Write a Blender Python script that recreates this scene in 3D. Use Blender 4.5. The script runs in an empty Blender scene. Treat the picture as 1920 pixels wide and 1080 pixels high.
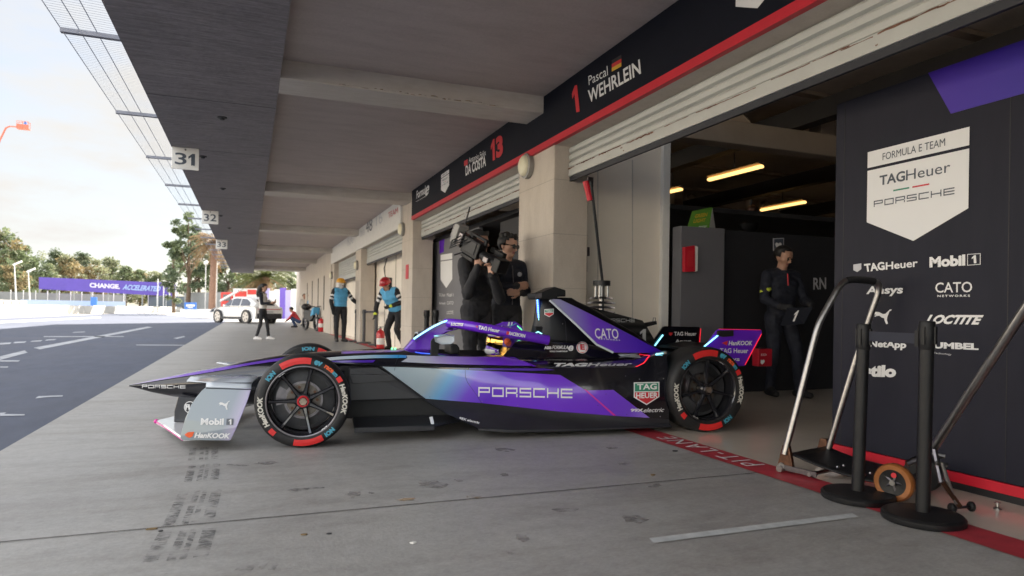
import bpy, bmesh, math, random
import numpy as np
from mathutils import Vector, Matrix, geometry, noise as mnoise
from mathutils.bvhtree import BVHTree
random.seed(7); np.random.seed(7)
S = bpy.context.scene
R = math.radians
# ------------------------------------------------------------------ camera, sky, sun, exposure
FPX, PPU, PPV, ROLL, CAMH = 1265.0, 960.0, 585.0, math.atan(.0145), .93
YAW = math.atan(494/1265.0)
FW = Vector((math.sin(YAW), math.cos(YAW), 0)); RT = Vector((math.cos(YAW), -math.sin(YAW), 0)); ZZ = Vector((0, 0, 1))
CAM = Vector((0, 0, CAMH))
cd = bpy.data.cameras.new('camera'); cam = bpy.data.objects.new('camera', cd); S.collection.objects.link(cam)
cd.sensor_width = 36; cd.lens = FPX/1920*36; cd.shift_y = (PPV-540)/1920; cd.clip_start = .05; cd.clip_end = 3000
rc = RT*math.cos(ROLL)+ZZ*math.sin(ROLL); uc = ZZ*math.cos(ROLL)-RT*math.sin(ROLL)
cam.matrix_world = Matrix(((rc.x, uc.x, -FW.x, 0), (rc.y, uc.y, -FW.y, 0), (rc.z, uc.z, -FW.z, CAMH), (0, 0, 0, 1)))
cd.dof.use_dof = True; cd.dof.focus_distance = 4.9; cd.dof.aperture_fstop = 2.6
S.camera = cam
SUN_EL, SUN_AZ = R(36), R(39)          # azimuth from +Y towards +X
w = bpy.data.worlds.new('World'); S.world = w; w.use_nodes = True
nt = w.node_tree; bg = nt.nodes['Background']; bg.inputs[1].default_value = .07
sky = nt.nodes.new('ShaderNodeTexSky'); sky.sky_type = 'NISHITA'; sky.sun_disc = False
sky.sun_elevation = SUN_EL; sky.sun_rotation = SUN_AZ; sky.dust_density = .6; sky.air_density = 1.0
tc = nt.nodes.new('ShaderNodeTexCoord'); mp = nt.nodes.new('ShaderNodeMapping'); mp.inputs['Scale'].default_value = (1.0, 1.0, 3.2)
nz = nt.nodes.new('ShaderNodeTexNoise'); nz.inputs['Scale'].default_value = 2.3; nz.inputs['Detail'].default_value = 9; nz.inputs['Roughness'].default_value = .58
rp = nt.nodes.new('ShaderNodeValToRGB'); rp.color_ramp.elements[0].color = (.58, .58, .58, 1); rp.color_ramp.elements[0].position = .40; rp.color_ramp.elements[1].position = .60
mx = nt.nodes.new('ShaderNodeMixRGB'); mx.inputs[2].default_value = (4.1, 4.0, 3.85, 1)
lk = nt.links.new
lk(tc.outputs['Generated'], mp.inputs[0]); lk(mp.outputs[0], nz.inputs['Vector']); lk(nz.outputs[0], rp.inputs[0])
lk(rp.outputs[0], mx.inputs[0]); lk(sky.outputs[0], mx.inputs[1]); # sky scaled up behind the camera as added fill light, dimmed ahead
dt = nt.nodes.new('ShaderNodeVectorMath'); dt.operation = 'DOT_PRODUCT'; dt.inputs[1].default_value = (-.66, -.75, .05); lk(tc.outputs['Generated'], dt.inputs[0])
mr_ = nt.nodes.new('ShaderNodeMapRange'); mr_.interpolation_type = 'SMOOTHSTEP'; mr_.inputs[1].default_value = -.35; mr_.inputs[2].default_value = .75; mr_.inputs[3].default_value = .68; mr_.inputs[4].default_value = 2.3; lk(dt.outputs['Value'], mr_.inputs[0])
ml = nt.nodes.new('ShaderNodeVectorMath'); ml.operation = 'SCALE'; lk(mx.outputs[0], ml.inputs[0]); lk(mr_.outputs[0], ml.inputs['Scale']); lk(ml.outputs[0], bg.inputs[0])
sd = bpy.data.lights.new('sun', 'SUN'); sd.energy = 5.0; sd.angle = R(.5); sd.color = (1, .92, .80)
so = bpy.data.objects.new('sun', sd); S.collection.objects.link(so)
sdir = Vector((math.sin(SUN_AZ)*math.cos(SUN_EL), math.cos(SUN_AZ)*math.cos(SUN_EL), math.sin(SUN_EL)))
so.rotation_euler = sdir.to_track_quat('Z', 'Y').to_euler()
S.view_settings.view_transform = 'Standard'; S.view_settings.look = 'None'; S.view_settings.exposure = 2.25; S.view_settings.gamma = 1
S.cycles.use_denoising = True; S.cycles.max_bounces = 8; S.cycles.diffuse_bounces = 5

# ------------------------------------------------------------------ measuring helpers (photo pixel -> point on a known plane)
def ray(u, v):
    du, dv = u-PPU, v-PPV
    x = (du*math.cos(ROLL)+dv*math.sin(ROLL))/FPX; y = (-du*math.sin(ROLL)+dv*math.cos(ROLL))/FPX
    return FW+RT*x-ZZ*y
def at(u, v, t): return CAM+ray(u, v)*t
def onp(u, v, p, n):
    d = ray(u, v); return CAM+d*((Vector(p)-CAM).dot(n)/d.dot(n))
def onz(u, v, z=0): return onp(u, v, (0, 0, z), ZZ)
def onx(u, v, x): return onp(u, v, (x, 0, 0), Vector((1, 0, 0)))
def ony(u, v, y): return onp(u, v, (0, y, 0), Vector((0, 1, 0)))
V = Vector

# ------------------------------------------------------------------ materials
MT = {}
def mat(name, col, rough=.6, metal=0, noise=.12, scale=6, bump=0, bscale=None, coat=0, emit=None, es=0, spec=None, stretch=None, alpha=None, trans=0):
    m = bpy.data.materials.new(name); m.use_nodes = True; n = m.node_tree; b = n.nodes['Principled BSDF']
    b.inputs['Roughness'].default_value = rough; b.inputs['Metallic'].default_value = metal
    if coat: b.inputs['Coat Weight'].default_value = coat; b.inputs['Coat Roughness'].default_value = .06
    if spec is not None: b.inputs['Specular IOR Level'].default_value = spec
    if trans: b.inputs['Transmission Weight'].default_value = trans
    c4 = (*col, 1)
    b.inputs['Base Color'].default_value = c4
    if emit: b.inputs['Emission Color'].default_value = (*emit, 1); b.inputs['Emission Strength'].default_value = es
    t = n.nodes.new('ShaderNodeTexCoord'); src = t.outputs['Object']
    if stretch:
        mm = n.nodes.new('ShaderNodeMapping'); mm.inputs['Scale'].default_value = stretch; n.links.new(src, mm.inputs[0]); src = mm.outputs[0]
    if noise:
        z = n.nodes.new('ShaderNodeTexNoise'); z.inputs['Scale'].default_value = scale; z.inputs['Detail'].default_value = 7; z.inputs['Roughness'].default_value = .62
        n.links.new(src, z.inputs['Vector'])
        r = n.nodes.new('ShaderNodeValToRGB'); r.color_ramp.elements[0].position = .3; r.color_ramp.elements[1].position = .7
        r.color_ramp.elements[0].color = (*[max(0, c*(1-noise)) for c in col], 1); r.color_ramp.elements[1].color = (*[min(1, c*(1+noise)) for c in col], 1)
        n.links.new(z.outputs[0], r.inputs[0]); n.links.new(r.outputs[0], b.inputs['Base Color'])
        m['ramp'] = r.name
    if bump:
        z2 = n.nodes.new('ShaderNodeTexNoise'); z2.inputs['Scale'].default_value = bscale or scale*6; z2.inputs['Detail'].default_value = 5
        n.links.new(src, z2.inputs['Vector'])
        bp = n.nodes.new('ShaderNodeBump'); bp.inputs['Strength'].default_value = bump; bp.inputs['Distance'].default_value = .01
        n.links.new(z2.outputs[0], bp.inputs['Height']); n.links.new(bp.outputs[0], b.inputs['Normal'])
    MT[name] = m
    return m
def mottle(name, col, layers, rough=.6, bump=.1, bscale=80, rvar=.12, spec=None):
    '''worn surface: several noise layers (scale, amount, (sx,sy,sz), tint) multiply the base colour'''
    m = mat(name, col, rough, noise=0, bump=bump, bscale=bscale, spec=spec); n = m.node_tree; b = n.nodes['Principled BSDF']
    t = n.nodes.new('ShaderNodeTexCoord'); prev = n.nodes.new('ShaderNodeRGB'); prev.outputs[0].default_value = (*col, 1); out = prev.outputs[0]; first = None
    for sc, am, st, tint, lo, hi in layers:
        mm = n.nodes.new('ShaderNodeMapping'); mm.inputs['Scale'].default_value = st; mm.inputs['Location'].default_value = (sc*1.7, sc*.3, am*9); n.links.new(t.outputs['Object'], mm.inputs[0])
        z = n.nodes.new('ShaderNodeTexNoise'); z.inputs['Scale'].default_value = sc; z.inputs['Detail'].default_value = 8; z.inputs['Roughness'].default_value = .65; n.links.new(mm.outputs[0], z.inputs['Vector'])
        r = n.nodes.new('ShaderNodeValToRGB'); r.color_ramp.elements[0].position = lo; r.color_ramp.elements[1].position = hi
        r.color_ramp.elements[0].color = (*tint, 1); r.color_ramp.elements[1].color = (1, 1, 1, 1); n.links.new(z.outputs[0], r.inputs[0])
        x = n.nodes.new('ShaderNodeMixRGB'); x.blend_type = 'MULTIPLY'; x.inputs[0].default_value = am; n.links.new(out, x.inputs[1]); n.links.new(r.outputs[0], x.inputs[2]); out = x.outputs[0]; first = first or z
    n.links.new(out, b.inputs['Base Color'])
    mr = n.nodes.new('ShaderNodeMapRange'); mr.inputs[1].default_value = .3; mr.inputs[2].default_value = .7; mr.inputs[3].default_value = rough-rvar; mr.inputs[4].default_value = rough+rvar
    n.links.new(first.outputs[0], mr.inputs[0]); n.links.new(mr.outputs[0], b.inputs['Roughness']); return m
def gradient(name, stops, axis, lo, hi, rough=.3, coat=.6, diag=0.0):
    """paint whose own colour runs along a direction of the object"""
    m = mat(name, stops[0][1], rough, noise=0, coat=coat); n = m.node_tree; b = n.nodes['Principled BSDF']
    t = n.nodes.new('ShaderNodeTexCoord'); s = n.nodes.new('ShaderNodeSeparateXYZ'); n.links.new(t.outputs['Object'], s.inputs[0])
    mr = n.nodes.new('ShaderNodeMapRange'); mr.inputs[1].default_value = lo; mr.inputs[2].default_value = hi
    ad = n.nodes.new('ShaderNodeMath'); ad.operation = 'MULTIPLY_ADD'; ad.inputs[1].default_value = diag
    n.links.new(s.outputs['Z'], ad.inputs[0]); n.links.new(s.outputs[axis], ad.inputs[2]); n.links.new(ad.outputs[0], mr.inputs[0])
    r = n.nodes.new('ShaderNodeValToRGB'); e = r.color_ramp.elements
    while len(e) < len(stops): e.new(.5)
    for k, (p, c) in enumerate(stops): e[k].position = p; e[k].color = (*c, 1)
    n.links.new(mr.outputs[0], r.inputs[0]); n.links.new(r.outputs[0], b.inputs['Base Color'])
    return m
def stripes(name, c1, c2, axis, freq, rough=.5, dirv=None):
    m = mat(name, c1, rough, noise=0); n = m.node_tree; b = n.nodes['Principled BSDF']
    t = n.nodes.new('ShaderNodeTexCoord'); mm = n.nodes.new('ShaderNodeMapping'); mm.inputs['Rotation'].default_value = dirv or (0, 0, 0)
    n.links.new(t.outputs['Object'], mm.inputs[0])
    wv = n.nodes.new('ShaderNodeTexWave'); wv.bands_direction = axis; wv.inputs['Scale'].default_value = freq; wv.inputs['Distortion'].default_value = 0
    r = n.nodes.new('ShaderNodeValToRGB'); r.color_ramp.elements[0].color = (*c1, 1); r.color_ramp.elements[1].color = (*c2, 1)
    n.links.new(mm.outputs[0], wv.inputs['Vector']); n.links.new(wv.outputs[0], r.inputs[0]); n.links.new(r.outputs[0], b.inputs['Base Color'])
    return m

# ------------------------------------------------------------------ mesh helpers
TM = {}
class MB:
    def __init__(s, T=None): s.v = []; s.f = []; s.m = []; s.T = T
    def add(s, vs, fs, m=0):
        o = len(s.v); T = s.T
        s.v += [tuple(T @ V(p)) if T else tuple(p) for p in vs]; s.f += [tuple(i+o for i in f) for f in fs]; s.m += [m]*len(fs); return s
    def box(s, c, d, rot=None, m=0):
        c = V(c); vs = []
        for z in (-.5, .5):
            for x, y in ((-.5, -.5), (.5, -.5), (.5, .5), (-.5, .5)):
                p = V((x*d[0], y*d[1], z*d[2]))
                vs.append(c+(rot @ p if rot else p))
        return s.add(vs, [(3, 2, 1, 0), (4, 5, 6, 7), (0, 1, 5, 4), (1, 2, 6, 5), (2, 3, 7, 6), (3, 0, 4, 7)], m)
    def bb(s, a, b, m=0):
        a, b = V(a), V(b); return s.box((a+b)/2, [abs(x) for x in (b-a)], m=m)
    def cyl(s, p0, p1, r0, r1=None, n=16, m=0, cap=True): return s.tube([p0, p1], [r0, r0 if r1 is None else r1], n, m, cap)
    def tube(s, path, r, n=10, m=0, cap=True, flat=None):
        P = [V(p) for p in path]; k = len(P); rr = r if isinstance(r, (list, tuple)) else [r]*k
        vs = []; fs = []; up = None
        for i, p in enumerate(P):
            d = (P[min(i+1, k-1)]-P[max(i-1, 0)]).normalized()
            if up is None:
                up = V((0, 0, 1)) if abs(d.z) < .9 else V((0, 1, 0))
            x = d.cross(up).normalized(); y = x.cross(d).normalized(); up = y
            fl = flat if flat else (1, 1)
            for j in range(n):
                a = 2*math.pi*j/n; vs.append(p+x*math.cos(a)*rr[i]*fl[0]+y*math.sin(a)*rr[i]*fl[1])
        for i in range(k-1):
            for j in range(n):
                fs.append((i*n+j, i*n+(j+1) % n, (i+1)*n+(j+1) % n, (i+1)*n+j))
        if cap: fs.append(tuple(range(n-1, -1, -1))); fs.append(tuple(range((k-1)*n, k*n)))
        return s.add(vs, fs, m)
    def lathe(s, prof, o, ax, n=32, m=0, closed=False, ang=(0, 2*math.pi), ref=None):
        """prof: (radius, offset along ax)"""
        o = V(o); ax = V(ax).normalized(); x = ref or (ax.cross(V((0, 0, 1))) if abs(ax.z) < .9 else V((1, 0, 0))); x = V(x).normalized(); y = ax.cross(x)
        full = abs(ang[1]-ang[0]-2*math.pi) < 1e-6; k = len(prof); nn = n if full else n+1
        vs = []
        for j in range(nn):
            a = ang[0]+(ang[1]-ang[0])*j/n
            for (r, h) in prof: vs.append(o+ax*h+(x*math.cos(a)+y*math.sin(a))*r)
        fs = []
        for j in range(n):
            j2 = (j+1) % nn
            for i in range(k if closed else k-1):
                i2 = (i+1) % k; fs.append((j*k+i, j2*k+i, j2*k+i2, j*k+i2))
        return s.add(vs, fs, m)
    def sph(s, c, r, n=12, m=0, sq=None):
        c = V(c); rr = r if isinstance(r, (tuple, list)) else (r, r, r); vs = []; fs = []; h = n//2
        for i in range(h+1):
            th = math.pi*i/h
            for j in range(n):
                ph = 2*math.pi*j/n; p = V((math.sin(th)*math.cos(ph)*rr[0], math.sin(th)*math.sin(ph)*rr[1], math.cos(th)*rr[2]))
                vs.append(c+(sq @ p if sq else p))
        for i in range(h):
            for j in range(n):
                a, b = i*n+j, i*n+(j+1) % n
                fs.append((a, a+n, b+n, b) if 0 < i < h-1 else ((a, a+n, b+n) if i == 0 else (a, a+n, b)))
        return s.add(vs, fs, m)
    def prism(s, pts, off, m=0):
        """3D polygon pts, extruded by vector off"""
        P = [V(p) for p in pts]; n = len(P); off = V(off)
        tri = geometry.tessellate_polygon([P])
        fs = [tuple(t) for t in tri]+[tuple(i+n for i in reversed(t)) for t in tri]
        fs += [(i, (i+1) % n, (i+1) % n+n, i+n) for i in range(n)]
        return s.add(P+[p+off for p in P], fs, m)
    def poly(s, pts, m=0):
        P = [V(p) for p in pts]; return s.add(P, [tuple(t) for t in geometry.tessellate_polygon([P])], m)
    def grid(s, rows, m=0, close=False):
        k = len(rows[0]); vs = [p for r_ in rows for p in r_]; fs = []
        for i in range(len(rows)-1):
            for j in range(k if close else k-1):
                j2 = (j+1) % k; fs.append((i*k+j, i*k+j2, (i+1)*k+j2, (i+1)*k+j))
        return s.add(vs, fs, m)
    def build(s, name, mats, parent=None, smooth=None, bevel=0, fix=True):
        me = bpy.data.meshes.new(name); Mi = TM.get(parent.name) if parent else None
        vs = [tuple(Mi @ V(p)) for p in s.v] if Mi else s.v
        me.from_pydata(vs, [], s.f)
        for k in (mats if isinstance(mats, (list, tuple)) else [mats]): me.materials.append(MT[k] if isinstance(k, str) else k)
        me.polygons.foreach_set('material_index', s.m)
        if fix:
            b = bmesh.new(); b.from_mesh(me); bmesh.ops.recalc_face_normals(b, faces=b.faces); b.to_mesh(me); b.free()
        if smooth is not None:
            me.polygons.foreach_set('use_smooth', [True]*len(me.polygons)); me.set_sharp_from_angle(angle=R(smooth))
        o = bpy.data.objects.new(name, me); S.collection.objects.link(o)
        if parent:
            o.parent = parent; TM[o.name] = TM.get(parent.name)
        if bevel:
            bv = o.modifiers.new('bevel', 'BEVEL'); bv.width = bevel; bv.segments = 2; bv.limit_method = 'ANGLE'; bv.angle_limit = R(35)
        return o
def tag(o, label=None, cat=None, group=None, kind=None):
    if label: o['label'] = label
    if cat: o['category'] = cat
    if group: o['group'] = group
    if kind: o['kind'] = kind
    return o
def thing(name, label, cat, loc=(0, 0, 0), rz=0, group=None):
    o = bpy.data.objects.new(name, None); S.collection.objects.link(o); o.empty_display_size = .1
    o.location = loc; o.rotation_euler = (0, 0, rz)
    TM[o.name] = (Matrix.Translation(V(loc)) @ Matrix.Rotation(rz, 4, 'Z')).inverted()
    return tag(o, label, cat, group)
def struct(o): o['kind'] = 'structure'; return o
# ---- writing
_tc = {}
def tmesh(s, bold=0, shear=0, space=1):
    k = (s, bold, shear, space)
    if k not in _tc:
        cu = bpy.data.curves.new('t', 'FONT'); cu.body = s; cu.size = 1; cu.offset = bold; cu.shear = shear; cu.resolution_u = 3; cu.space_character = space
        ob = bpy.data.objects.new('t', cu); S.collection.objects.link(ob)
        dg = bpy.context.evaluated_depsgraph_get(); dg.update(); me = bpy.data.meshes.new_from_object(ob.evaluated_get(dg))
        vs = [(p.co.x, p.co.y) for p in me.vertices]; fs = [tuple(p.vertices) for p in me.polygons]
        bpy.data.objects.remove(ob); bpy.data.curves.remove(cu); bpy.data.meshes.remove(me)
        x0, x1 = min(p[0] for p in vs), max(p[0] for p in vs); y0, y1 = min(p[1] for p in vs), max(p[1] for p in vs)
        _tc[k] = ([((p[0]-x0)/(x1-x0), (p[1]-y0)/(y1-y0)) for p in vs], fs)
    return _tc[k]
def wide_word(s):
    """broad squared lettering built from butted strokes"""
    w, h, t, gap = 1.75, 1.0, .17, .33; mid = .5
    top = (0, h-t, w, h); bot = (0, 0, w, t); md = (t, mid-t/2, w-t, mid+t/2)
    L = {'P': [top, (0, 0, t, h-t), (w-t, .40, w, h-t), (t, .40, w-t, .40+t)],
         'O': [top, bot, (0, t, t, h-t), (w-t, t, w, h-t)],
         'R': [top, (0, 0, t, h-t), (w-t, .48, w, h-t), (t, .36, w-t, .36+t), (w-t, 0, w, .36)],
         'S': [top, bot, (0, mid+t/2, t, h-t), (0, mid-t/2, w, mid+t/2), (w-t, t, w, mid-t/2)],
         'C': [top, bot, (0, t, t, h-t)],
         'H': [(0, 0, t, h), (w-t, 0, w, h), md],
         'E': [top, bot, (0, mid-t/2, w, mid+t/2), (0, t, t, mid-t/2), (0, mid+t/2, t, h-t)]}
    vs, fs, x = [], [], 0
    for ch in s:
        for (a, b, c, d) in L[ch]:
            o = len(vs); n = 6
            for i in range(n+1):
                xx = x+a+(c-a)*i/n; vs += [(xx, b), (xx, d)]
            fs += [(o+2*i, o+2*i+2, o+2*i+3, o+2*i+1) for i in range(n)]
        x += w+gap
    W = x-gap
    return [(p[0]/W, p[1]) for p in vs], fs
ONE = [(.42, 0), (1, 0), (1, 1), (.60, 1), (0, .74), (0, .53), (.42, .70)]
def glyphs(s, bold=0, shear=0, space=1):
    if s == '1': return ONE, [tuple(t) for t in geometry.tessellate_polygon([[V((*p, 0)) for p in ONE]])]
    if s in ('31', '13'):
        a, fa = tmesh('3', bold); o, fo = glyphs('1'); x0, x1 = (0, .64) if s == '31' else (.42, 0)
        w3, w1 = .56, .32
        return [(x0+p[0]*w3, p[1]) for p in a]+[(x1+p[0]*w1, p[1]) for p in o], list(fa)+[tuple(i+len(a) for i in f) for f in fo]
    return wide_word(s[1:]) if s[0] == '#' else tmesh(s, bold, shear, space)
def write(s, O, U, Vv, m, parent, bold=0, shear=0, name='lettering', space=1):
    """text fitted to the parallelogram O, O+U (width), O+Vv (height)"""
    O, U, Vv = V(O), V(U), V(Vv); g, fs = glyphs(s, bold, shear, space)
    return MB().add([O+U*p[0]+Vv*p[1] for p in g], fs).build(name, m, parent, fix=False)
def wpx(s, bl, br, tl, plane, m, parent, off=V((0, 0, 0)), **k):
    a, b, c = plane(*bl)+off, plane(*br)+off, plane(*tl)+off
    return write(s, a, b-a, c-a, m, parent, **k)
PUMA = [(.0, .72), (.12, .86), (.30, .84), (.52, .70), (.66, .72), (.78, .86), (.90, 1.0), (1.0, 1.0), (.97, .93), (.88, .88), (.82, .68), (.76, .50), (.74, .30), (.80, .04), (.70, 0), (.62, .22), (.58, .42), (.46, .46), (.34, .58), (.22, .58), (.08, .52), (.04, .58), (.16, .64)]
SHIELD = [(0, .30), (.5, 0), (1, .30), (1, 1), (0, 1)]
def shape(pts, O, U, Vv): O, U, Vv = V(O), V(U), V(Vv); return [O+U*p[0]+Vv*p[1] for p in pts]
# ------------------------------------------------------------------ palette
mottle('apron', (.445, .438, .42), [(.55, .75, (1, 1, 1), (.66, .66, .68), .3, .68), (3.2, .55, (.5, 1.6, 1), (.62, .60, .59), .28, .52), (14, .5, (1, 1, 1), (.70, .69, .68), .30, .60), (90, .55, (.6, 1.4, 1), (.55, .54, .53), .30, .62), (1.1, .5, (.35, 2.2, 1), (.70, .66, .62), .34, .50), (26, .8, (1, 1.2, 1), (.45, .42, .41), .24, .31), (7, .55, (1, 1, 1), (.62, .58, .55), .27, .33)], .46, .14, 70)
mottle('asphalt', (.11, .13, .188), [(.35, .7, (.4, 1, 1), (.62, .62, .64), .3, .65), (5, .5, (1, .35, 1), (.6, .6, .6), .3, .6), (160, .7, (1, 1, 1), (.35, .35, .36), .32, .62)], .72, .4, 190)
mat('ground', (.42, .40, .36), .9, noise=.12, scale=.2)
mat('garagefloor', (.72, .63, .53), .24, noise=.08, scale=1.0, coat=.4)
mat('redpaint', (.42, .035, .05), .55, noise=.22, scale=9)
mat('whitepaint', (.38, .40, .44), .6, noise=.3, scale=2.5)
mat('fadedpaint', (.50, .52, .52), .65, noise=.18, scale=14)
mat('joint', (.06, .055, .05), .9)
mat('stain', (.27, .255, .25), .7, noise=.3, scale=9)
mat('rubber_mark', (.27, .27, .28), .7, noise=.4, scale=30)
mat('rust_stain', (.40, .29, .18), .7, noise=.3, scale=12)
mat('stonejoint', (.36, .33, .29), .9)
mat('cream', (.80, .735, .645), .6, noise=.06, scale=1.2)
mottle('stone', (.58, .52, .455), [(.9, .55, (1, 1, .6), (.76, .74, .72), .3, .65), (6, .45, (1, 1, .4), (.74, .71, .68), .30, .55), (60, .3, (1, 1, 1), (.7, .7, .7), .3, .6)], .75, .08, 40)
mottle('ceiling', (.54, .475, .445), [(.5, .6, (1, .6, 1), (.72, .70, .70), .3, .65), (4, .5, (.4, 1.4, 1), (.74, .72, .71), .30, .58), (40, .35, (1, 1, 1), (.75, .75, .75), .3, .6)], .8, .14, 30)
mottle('beamc', (.60, .56, .51), [(1.2, .5, (1, 1, 1), (.74, .71, .68), .3, .62), (9, .45, (.4, 2, 2), (.72, .68, .64), .3, .55)], .78, .12, 35)
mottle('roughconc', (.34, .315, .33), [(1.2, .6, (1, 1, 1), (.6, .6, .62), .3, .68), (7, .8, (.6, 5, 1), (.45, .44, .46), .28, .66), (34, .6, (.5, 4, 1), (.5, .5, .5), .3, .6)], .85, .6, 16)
mat('signblack', (.0075, .009, .016), .6, noise=.1, spec=.12)
mat('signwhite', (.72, .71, .68), .5, noise=.05)
mat('red', (.52, .008, .025), .5, noise=.08)
mat('letwhite', (.74, .74, .74), .5, noise=0)
mat('letgrey', (.50, .50, .53), .5, noise=0)
mat('letdark', (.06, .075, .10), .5, noise=0)
mat('letred', (.55, .02, .03), .5, noise=0)
mat('letgreen', (.02, .22, .13), .5, noise=0)
mat('letgold', (.62, .38, .03), .5, noise=0)
mat('letblue', (.06, .32, .45), .5, noise=0)
mat('letorange', (.80, .12, .03), .5, noise=0)
mat('black', (.012, .012, .014), .5, noise=.1)
mat('gloss', (.006, .006, .010), .16, noise=0, coat=.6)
mottle('panel', (.024, .0245, .036), [(.8, .6, (1, 1, 1), (.72, .72, .76), .3, .7), (5, .35, (1, 2.5, .5), (.7, .7, .7), .3, .6)], .5, .03, 12, .06, .12)
mat('greypanel', (.13, .13, .145), .5, noise=.06, scale=2)
mat('darkwall', (.016, .016, .020), .7, noise=.1)
mat('hallc', (.34, .27, .21), .85, noise=.12, scale=2)
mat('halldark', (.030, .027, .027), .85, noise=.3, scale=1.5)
mat('shutter', (.47, .48, .46), .45, noise=.06, scale=3)
mat('rustmat', (.16, .075, .045), .8, noise=.4, scale=25)
mat('seal', (.02, .022, .03), .6)
mat('globe', (.78, .74, .55), .35, noise=0, spec=.4)
mat('lampring', (.30, .29, .27), .5)
mat('steel', (.27, .26, .255), .3, metal=1, noise=.15, scale=30)
mat('darksteel', (.16, .15, .16), .3, metal=1, noise=.2, scale=30)
mat('copper', (.11, .055, .035), .4, metal=.8, noise=.3, scale=25)
mat('orangerub', (.30, .105, .025), .45, noise=.2, scale=20)
mat('matblack', (.0075, .0075, .0085), .48, noise=.3, scale=20, spec=.35)
mat('tyre', (.0105, .0105, .0115), .58, noise=.25, scale=18, bump=.08, bscale=120)
mat('rimblack', (.016, .016, .020), .18, noise=0, coat=.5)
mat('brake', (.30, .24, .19), .42, metal=.8, noise=.25, scale=20)
mat('drum', (.055, .055, .06), .5, noise=.3, scale=14)
mat('purple', (.135, .022, .56), .26, noise=.04, coat=.7)
mat('deeppurple', (.055, .010, .30), .28, noise=.04, coat=.7)
mat('lavender', (.36, .22, .72), .28, noise=.04, coat=.6)
mat('silver', (.52, .57, .63), .26, noise=.05, coat=.6)
mat('teal', (.08, .36, .60), .28, noise=.05, coat=.6)
mat('pink', (.60, .03, .30), .4, noise=0)
mat('goldvisor', (.75, .42, .10), .08, metal=1, noise=.1)
mat('helmwhite', (.70, .70, .72), .2, noise=.03, coat=.7)
stripes('carbon', (.012, .012, .013), (.060, .056, .054), 'DIAGONAL', 9, .32, (0, R(45), 0))
mat('carbonfloor', (.019, .0195, .024), .36, noise=.25, scale=5, coat=.25)
mat('led', (.5, .9, 1), .4, noise=0, emit=(.22, .80, 1), es=.55)
mat('ledblue', (.1, .2, 1), .4, noise=0, emit=(.04, .10, 1), es=.35)
mat('ledgreen', (.3, 1, .4), .4, noise=0, emit=(.12, 1, .3), es=.5)
mat('ledred', (1, .05, .08), .4, noise=0, emit=(1, .012, .03), es=.16)
mat('tube', (1, .75, .4), .4, noise=0, emit=(1, .56, .17), es=.55)
GRY, BLU, PUR, DPU, LAV = (.30, .38, .43), (.10, .32, .62), (.15, .028, .60), (.105, .016, .52), (.32, .18, .74)
gradient('sidegrad', [(0, GRY), (.26, GRY), (.40, (.14, .36, .62)), (.62, (.16, .06, .60)), (.8, DPU), (1, PUR)], 'X', .45, 1.35, diag=-.55)
gradient('siderear', [(0, DPU), (.45, PUR), (1, LAV)], 'X', 1.2, 2.35, diag=-.6)
gradient('rearlav', [(0, PUR), (.55, (.15, .05, .58)), (1, (.34, .24, .70))], 'X', 2.05, 2.6, diag=-.3)
gradient('stripeteal', [(0, (.42, .46, .50)), (.35, (.30, .42, .50)), (.62, (.03, .28, .60)), (.85, (.14, .10, .60)), (1, PUR)], 'X', .15, 1.0)
gradient('stripelav', [(0, (.40, .42, .50)), (.4, (.38, .28, .70)), (1, PUR)], 'X', .85, 1.35)
gradient('fingrad', [(0, (.34, .37, .45)), (.18, (.26, .24, .52)), (.42, (.15, .05, .54)), (1, (.045, .008, .42))], 'X', 1.9, 2.75, coat=.3)
gradient('nosegrad', [(0, (.60, .55, .70)), (.25, (.16, .06, .50)), (1, (.06, .02, .26))], 'X', -1.25, .3)
gradient('endgrad', [(0, (.25, .29, .31)), (.5, (.25, .29, .335)), (.66, (.38, .35, .48)), (.8, (.32, .23, .56)), (1, (.25, .12, .55))], 'X', -.75, -.35, diag=-.35)
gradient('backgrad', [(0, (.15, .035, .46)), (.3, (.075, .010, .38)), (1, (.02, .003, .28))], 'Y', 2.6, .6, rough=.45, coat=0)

for nm in ('stain', 'rust_stain'):
    n = MT[nm].node_tree; z_ = n.nodes.new('ShaderNodeTexNoise'); z_.inputs['Scale'].default_value = 16; z_.inputs['Detail'].default_value = 6; q_ = n.nodes.new('ShaderNodeMapRange'); q_.inputs[1].default_value = .36; q_.inputs[2].default_value = .66; q_.inputs[3].default_value = .05; q_.inputs[4].default_value = .85
    t_ = n.nodes.new('ShaderNodeTexCoord'); n.links.new(t_.outputs['Object'], z_.inputs['Vector']); n.links.new(z_.outputs[0], q_.inputs[0]); n.links.new(q_.outputs[0], n.nodes['Principled BSDF'].inputs['Alpha'])
# ------------------------------------------------------------------ ground
def gpoly(name, pts, z, m, kind='structure'):
    o = MB().poly([V((p[0], p[1], z)) for p in pts]).build(name, m, fix=False)
    if o.data.polygons and o.data.polygons[0].normal.z < 0: o.data.flip_normals()
    o['kind'] = kind; return o
mat('bouncebank', (.70, .66, .58), .9, noise=.1, scale=.3)
bk = MB()
for i in range(10): bk.bb((-34-i*1.6, -90, 0), (-32.4-i*1.6, 70, 1.2+i*1.15))
struct(bk.build('bounce_bank', 'bouncebank'))  # unseen pale tiers, added to bounce sunlight in under the canopy
gpoly('ground', [(-900, -300), (900, -300), (900, 1500), (-900, 1500)], -.012, 'ground')
gpoly('pit_road', [(-16, -60), (-1.457, -60), (-1.457, 56), (-16, 120)], -.006, 'asphalt')
gpoly('apron_pavement', [(-1.457, -60), (3.0, -60), (3.0, 62), (-1.457, 62)], 0, 'apron')
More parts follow.
